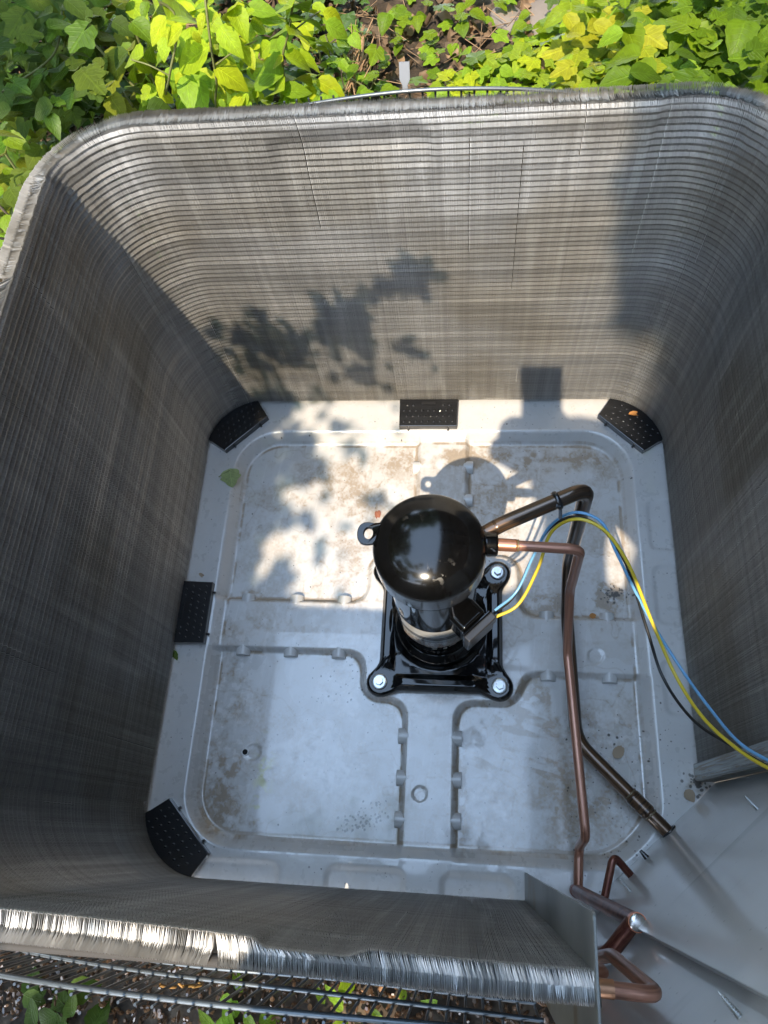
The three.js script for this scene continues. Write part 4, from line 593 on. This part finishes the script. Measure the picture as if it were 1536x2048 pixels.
{
  const gm = LM.ivy[0], gm2 = LM.dark[1];
  tree('tall leafy tree standing behind the unit beyond the ivy', -0.9, -5.0, 6.4, 2.4, 501, 5200, gm, 0.12, 0.3);
  tree('second leafy tree behind the unit, to the right', 2.6, -5.2, 6.0, 2.3, 502, 5200, gm2, 0.12, 0.3);
  tree('third leafy tree behind the unit, to the left', -4.0, -4.2, 6.2, 2.3, 506, 5200, gm2, 0.12, 0.3);
  tree('leafy tree to the left of the garden', -3.9, -1.0, 6.4, 2.1, 503, 5200, gm2, 0.12, 0.3);
  tree('leafy tree farther left, level with the unit', -4.4, 2.4, 6.0, 2.1, 505, 5200, gm2, 0.12, 0.3);
  { // the house the unit stands beside
    const t = thing('house', 'dark brick house with deep eaves to the right of the unit', 'house', [1.25, GY, -1]);
    const brick = std({ color: lin(0.085, 0.055, 0.045), roughness: 0.9, map: dtex(512, 512, (u, v, o) => { const r = Math.floor(v * 16), bx = (u * 5 + (r & 1) * 0.5) % 1, by = v * 16 - r, m = bx < 0.05 || by < 0.14 ? 1 : 0, k = 0.75 + 0.5 * hash(Math.floor(u * 5 + (r & 1) * 0.5), r, 5); o[0] = m ? 0.9 : k; o[1] = m ? 1.2 : k; o[2] = m ? 1.4 : k; }, true) });
    const wg = new THREE.BoxGeometry(0.2, 3.1, 11); wg.translate(0.1, 1.55, 0); { const p = wg.attributes.position, uv = wg.attributes.uv; for (let i = 0; i < p.count; i++) uv.setXY(i, p.getZ(i) / 1.1, p.getY(i) / 1.2); }
    part('wall', wg, brick, t);
    const paint = std({ color: lin(0.11, 0.115, 0.12), roughness: 0.7 });
    part('eave', merge([box(0.76, 0.02, 11.2, -0.37, 3.06, 0), box(0.025, 0.18, 11.2, -0.755, 3.13, 0)]), paint, t);
    const rs = []; for (let k = 0; k < 14; k++) { const g = box(0.34, 0.012, 11.3, 0.13, 0, 0); g.rotateZ(0.56); g.translate(-0.78 + k * 0.25, 3.22 + k * 0.157, 0); rs.push(g); }
    part('roof', merge(rs), std({ color: lin(0.07, 0.065, 0.06), roughness: 0.95 }), t);
    part('end_wall', box(3.4, 3.1, 0.2, 1.95, 1.55, 5.4), brick, t);
  }
  // a young tree at the near left whose leaves dapple the pan and shade the left shrubs
  const R = rng(511), bx = -1.75, bz = 1.75, t = thing('tree', 'slender young tree off the near left corner whose boughs reach over the unit', 'tree', [bx, GY, bz]);
  const o3 = (x, y, z) => V(x - bx, y - GY, z - bz);
  part('trunk', merge([rod(V(0, 0, 0), o3(-1.5, 1.4, 1.6), 0.035, 10, 0.026), rod(o3(-1.5, 1.4, 1.6), o3(-1.2, 2.4, 1.45), 0.026, 8, 0.018), rod(o3(-1.2, 2.4, 1.45), o3(-1.3, 3.2, 0.9), 0.018, 8, 0.008), rod(o3(-1.25, 2.2, 1.47), o3(-0.62, 2.25, 1.42), 0.011, 6, 0.004), rod(o3(-1.2, 2.4, 1.42), o3(-1.15, 2.5, 0.7), 0.010, 6, 0.004)]), woodM, t);
  const leafs = [], sm2 = [];
  const ray = (x, z, y0, h) => V(x - 0.13 * (h - y0), h, z + 0.665 * (h - y0));       // along the sun from a place that lies in leaf shade
  const R2b = rng(741), gaps = [[-0.235, -0.23, 0.03], [-0.17, -0.245, 0.026], [-0.245, -0.13, 0.034], [-0.17, -0.14, 0.026], [-0.28, -0.075, 0.018], [-0.19, -0.06, 0.038], [-0.23, -0.40, 0.03], [-0.14, -0.405, 0.034], [-0.2, -0.345, 0.026], [-0.165, -0.30, 0.03], [-0.12, -0.1, 0.026], [-0.2, -0.185, 0.024], [-0.15, -0.19, 0.02]];
  for (let k = 0; k < 2100; k++) { const x = mix(-0.46, -0.06, R2b()), z = mix(-0.44, 0.0, R2b()); const edge = -0.11 - 0.07 * (z + 0.44) / 0.44; if (x > edge - 0.05 + 0.05 * R() && R() < 0.93) continue; if (gaps.some(([gx, gz, r]) => Math.hypot(x - gx, z - gz) < r * 1.25)) continue; (R() < 0.55 ? sm2 : leafs).push(ray(x, z, -0.02, 1.6 + 0.6 * R())); }
  const R2 = rng(733), small = [];
  // twigs that throw the leaf pattern on the far wall: each runs along a line and carries small leaves to both sides
  for (const [u0, v0, u1, v1, n, sp] of [[400, 690, 560, 650, 46, 26], [420, 740, 640, 700, 60, 30], [560, 730, 720, 620, 60, 24], [640, 660, 850, 545, 72, 20], [790, 560, 855, 550, 30, 16], [700, 650, 760, 720, 26, 14], [650, 740, 780, 760, 34, 16], [800, 690, 865, 720, 14, 14], [635, 612, 700, 630, 14, 10], [740, 600, 700, 690, 26, 14], [480, 650, 560, 700, 34, 24]])
    for (let k = 0; k < n * 0.66; k++) { const t1 = R2(), d = at(mix(u0, u1, t1) + (R2() - 0.5) * 2 * sp, mix(v0, v1, t1) + (R2() - 0.5) * 2 * sp, 0).sub(CAM), p = CAM.clone().addScaledVector(d, (-0.407 - CAM.z) / d.z); small.push(ray(p.x, -0.407, p.y, 1.25 + 0.22 * R2())); }
  for (let k = 0; k < 1000; k++) { const p = at(mix(-120, 255, R()), mix(-60, 300, R()), 0.2); leafs.push(ray(p.x, p.z, 0.2, 2.2 + 0.9 * R())); }
  for (let k = 0; k < 900; k++) { const p = at(mix(-200, 640, R()), mix(1960, 2120, R()), -0.1); leafs.push(ray(p.x, p.z, -0.1, 2.2 + 0.9 * R())); }
  const nBig = leafs.length; leafs.push(...small, ...sm2);
  const m = new THREE.InstancedMesh(LG.ovate[1], LM.ivy[1], leafs.length), o = new THREE.Object3D(); m.name = 'crown'; m.userData.kind = 'stuff'; m.castShadow = true;
  leafs.forEach((p, k) => { o.position.set(p.x - bx, p.y - GY, p.z - bz); o.rotation.set((R() - 0.5) * 0.9 + 0.5, R() * 6.28, (R() - 0.5) * 0.9); o.scale.setScalar(k < nBig ? 0.024 + 0.022 * R() : 0.018 + 0.016 * R()); o.updateMatrix(); m.setMatrixAt(k, o.matrix); }); t.add(m);
}
{ // a tree on the right whose crown shades the top of the far right corner and the ivy beyond it
  const R = rng(521), bx = 1.5, bz = 2.3, t = thing('tree', 'young tree to the right of the unit whose crown reaches overhead', 'tree', [bx, GY, bz]);
  const o3 = (x, y, z) => V(x - bx, y - GY, z - bz);
  part('trunk', merge([rod(V(0, 0, 0), o3(1.35, 2.0, 2.1), 0.05, 10, 0.035), rod(o3(1.35, 2.0, 2.1), o3(0.7, 3.0, 1.7), 0.03, 8, 0.016), rod(o3(0.7, 3.0, 1.7), o3(0.05, 3.2, 1.45), 0.014, 6, 0.005), rod(o3(1.3, 2.2, 2.05), o3(0.9, 3.1, 1.0), 0.02, 6, 0.006)]), woodM, t);
  const leafs = [], ray = (p, h) => V(p.x - 0.13 * (h - p.y), h, p.z + 0.665 * (h - p.y));
  for (let k = 0; k < 420; k++) { const v = mix(255, 640, R()), u = mix(1300 - Math.max(0, v - 560) * 0.4, 1440 - Math.max(0, v - 400) * 0.45, R()); const d = at(u, v, 0).sub(CAM), q = (-0.407 - CAM.z) / d.z; leafs.push(ray(CAM.clone().addScaledVector(d, q), 2.9 + 0.5 * R())); }
  for (let k = 0; k < 600; k++) leafs.push(ray(V(0.407, 0.03 + 0.55 * R(), -0.34 + 0.25 * R()), 3.0 + 0.6 * R()));
  const m = new THREE.InstancedMesh(LG.ovate[2], LM.ivy[0], leafs.length), o = new THREE.Object3D(); m.name = 'crown'; m.userData.kind = 'stuff'; m.castShadow = true;
  leafs.forEach((p, k) => { o.position.set(p.x - bx, p.y - GY, p.z - bz); o.rotation.set((R() - 0.5) * 0.9 + 0.5, R() * 6.28, (R() - 0.5) * 0.9); o.scale.setScalar(0.035 + 0.035 * R()); o.updateMatrix(); m.setMatrixAt(k, o.matrix); }); t.add(m);
}
{ // the photographer who leans over the unit with a phone
  const J = { hip: V(0.055, 0.86, 1.06), waist: V(0.05, 1.0, 1.03), chest: V(0.045, 1.2, 0.94), neck: V(0.055, 1.37, 0.85), head: V(0.08, 1.51, 0.745), sl: V(-0.10, 1.29, 0.91), sr: V(0.19, 1.29, 0.90), el: V(-0.17, 1.08, 0.96), er: V(0.262, 1.10, 0.58), wl: V(-0.17, 0.88, 0.86), wr: V(0.098, 1.105, 0.47), hl: V(-0.165, 0.80, 0.84), hr: V(0.035, 1.105, 0.437), kl: V(-0.045, 0.4, 1.03), kr: V(0.155, 0.4, 1.02), al: V(-0.045, -0.04, 1.11), ar: V(0.165, -0.04, 1.10), tl: V(-0.055, -0.09, 0.97), tr: V(0.185, -0.09, 0.96) };
  const skin = [0.42, 0.24, 0.17], shirt = [0.05, 0.06, 0.09], pants = [0.04, 0.05, 0.08], shoe = [0.06, 0.05, 0.05];
  const B = [['hip', 'waist', 0.145, 0.135, pants], ['waist', 'chest', 0.135, 0.15, shirt], ['sl', 'sr', 0.075, 0.075, shirt], ['chest', 'neck', 0.13, 0.06, shirt], ['neck', 'head', 0.052, 0.06, skin], ['sl', 'el', 0.058, 0.045, shirt], ['sr', 'er', 0.058, 0.045, shirt], ['el', 'wl', 0.044, 0.028, skin], ['er', 'wr', 0.044, 0.028, skin], ['wl', 'hl', 0.027, 0.03, skin], ['wr', 'hr', 0.027, 0.03, skin], ['kl', 'al', 0.058, 0.045, pants], ['kr', 'ar', 0.058, 0.045, pants], ['al', 'tl', 0.045, 0.04, shoe], ['ar', 'tr', 0.045, 0.04, shoe]].map(([a, b, r0, r1, c]) => [J[a], J[b], r0, r1, c]);
  for (const s of ['l', 'r']) B.push([J.hip.clone().add(V(s === 'l' ? -0.08 : 0.08, 0, 0)), J['k' + s], 0.095, 0.065, pants]);
  B.push([J.head.clone().add(V(-0.004, 0.02, 0.015)), J.head.clone().add(V(-0.012, -0.01, -0.045)), 0.088, 0.068, skin], [J.head.clone().add(V(-0.014, -0.04, -0.1)), J.head.clone().add(V(-0.014, -0.055, -0.112)), 0.012, 0.016, skin]);
  B.push([V(-0.012, 1.108, 0.43), V(0.07, 1.108, 0.445), 0.026, 0.03, skin]);
  // fingers and thumb closed round the foot of the phone, the other hand hanging
  for (let k = 0; k < 4; k++) { const a = V(-0.006 + k * 0.02, 1.118, 0.425 - 0.004 * k), b = a.clone().add(V(-0.006, 0.028, -0.02)), c = b.clone().add(V(0.006, 0.02, -0.002)); B.push([a, b, 0.0095, 0.009, skin], [b, c, 0.009, 0.0075, skin]); }
  B.push([V(0.075, 1.115, 0.44), V(0.096, 1.13, 0.405), 0.012, 0.011, skin], [V(0.096, 1.13, 0.405), V(0.092, 1.155, 0.385), 0.011, 0.009, skin]);
  for (let k = 0; k < 4; k++) { const a = J.hl.clone().add(V(-0.002, -0.02, -0.03 + 0.019 * k)), b = a.clone().add(V(0.006, -0.04, -0.002)), c = b.clone().add(V(0.012, -0.025, 0)); B.push([a, b, 0.0095, 0.009, skin], [b, c, 0.009, 0.0075, skin]); }
  B.push([J.hl.clone().add(V(0.01, 0.01, -0.03)), J.hl.clone().add(V(0.03, -0.04, -0.045)), 0.012, 0.009, skin]);
  const capsule = (p, a, b, r0, r1) => { const ax = b.x - a.x, ay = b.y - a.y, az = b.z - a.z, px = p[0] - a.x, py = p[1] - a.y, pz = p[2] - a.z, h = Math.min(1, Math.max(0, (px * ax + py * ay + pz * az) / (ax * ax + ay * ay + az * az))); return Math.hypot(px - ax * h, py - ay * h, pz - az * h) - mix(r0, r1, h); };
  const S = 1.0, cx = 0.13, cy = 0.74, cz = 0.75, N = 150, mc = new MarchingCubes(N, std({}), false, false, 400000), f = [0, 0, 0];
  const halfN = N / 2;
  mc.field.fill(-1);
  for (let kz = 0; kz < N; kz++) for (let ky = 0; ky < N; ky++) for (let kx = 0; kx < N; kx++) { f[0] = cx + S * (kx - halfN) / halfN; f[1] = cy + S * (ky - halfN) / halfN; f[2] = cz + S * (kz - halfN) / halfN; if (f[0] < -0.34 || f[0] > 0.42 || f[2] < 0.3 || f[2] > 1.28) continue; let d = 9; for (const [a, b, r0, r1] of B) { const q = capsule(f, a, b, r0, r1); if (q < d + 0.05) d = r0 < 0.02 ? smin(d, q, 0.008) : smin(d, q, 0.035); } mc.field[kx + ky * N + kz * N * N] = -d; }
  mc.isolation = 0; mc.update();
  const n = mc.count, P = mc.positionArray.slice(0, n * 3), Nn = mc.normalArray.slice(0, n * 3), C = new Float32Array(n * 3);
  for (let i = 0; i < n; i++) { f[0] = P[i * 3] = cx + S * P[i * 3]; f[1] = P[i * 3 + 1] = cy + S * P[i * 3 + 1]; f[2] = P[i * 3 + 2] = cz + S * P[i * 3 + 2]; let d = 9, c = skin; for (const [a, b, r0, r1, col] of B) { const q = capsule(f, a, b, r0, r1); if (q < d) { d = q; c = col; } } C[i * 3] = c[0]; C[i * 3 + 1] = c[1]; C[i * 3 + 2] = c[2]; P[i * 3] -= 0.17; P[i * 3 + 1] -= GY; P[i * 3 + 2] -= 1.0; }
  const g = new THREE.BufferGeometry(); g.setAttribute('position', new THREE.BufferAttribute(P, 3)); g.setAttribute('normal', new THREE.BufferAttribute(Nn, 3)); g.setAttribute('color', new THREE.BufferAttribute(C, 3));
  const t = thing('person', 'person in dark shirt and trousers holding a phone out over the unit', 'person', [0.17, GY, 1.0]);
  part('body', g, std({ vertexColors: true, roughness: 0.8 }), t);
  const hp = J.head, hair = new THREE.SphereGeometry(0.098, 28, 18, 0, 6.3, 0, 1.75); { const p = hair.attributes.position; for (let i = 0; i < p.count; i++) { const k = 1 + 0.06 * (fbm(p.getX(i) * 40 + 7, p.getZ(i) * 40 + p.getY(i) * 30, 3, 281) - 0.5); p.setXYZ(i, p.getX(i) * k, p.getY(i) * k, p.getZ(i) * k); } hair.computeVertexNormals(); }
  const hm = part('hair', hair, std({ color: lin(0.03, 0.02, 0.015), roughness: 0.7, side: THREE.DoubleSide }), t, [hp.x - 0.17 - 0.004, hp.y - GY + 0.035, hp.z - 1.0 + 0.025]); hm.rotation.x = 0.35;
  const white = std({ color: lin(0.75, 0.74, 0.72), roughness: 0.3 }); for (const s of [-1, 1]) part('eye', new THREE.SphereGeometry(0.012, 14, 10), white, t, [hp.x - 0.17 - 0.012 + s * 0.032, hp.y - GY - 0.012, hp.z - 1.0 - 0.101]);
  for (const s of [-1, 1]) part('ear', new THREE.SphereGeometry(0.03, 12, 10).scale(0.35, 1, 0.6), std({ color: lin(...skin), roughness: 0.7 }), t, [hp.x - 0.17 + s * 0.088, hp.y - GY + 0.0, hp.z - 1.0 + 0.0]);
  const down = V(0.0105, -0.399, 0.917), ph = thing('phone', 'dark phone held out level over the unit', 'phone', CAM.clone().addScaledVector(down, 0.052).addScaledVector(FWD, -0.012).addScaledVector(CR3, -0.022).toArray());
  const rightV = CR3.clone(), bas = new THREE.Matrix4().makeBasis(rightV, down.clone().negate(), FWD.clone().negate()); ph.quaternion.setFromRotationMatrix(bas);
  part('case', new RoundedBoxGeometry(0.074, 0.149, 0.0085, 4, 0.004), plastic, ph); part('screen', box(0.068, 0.142, 0.0004, 0, 0, 0.0044), std({ color: lin(0.02, 0.02, 0.025), roughness: 0.1 }), ph);
}
renderer.render(scene, camera);
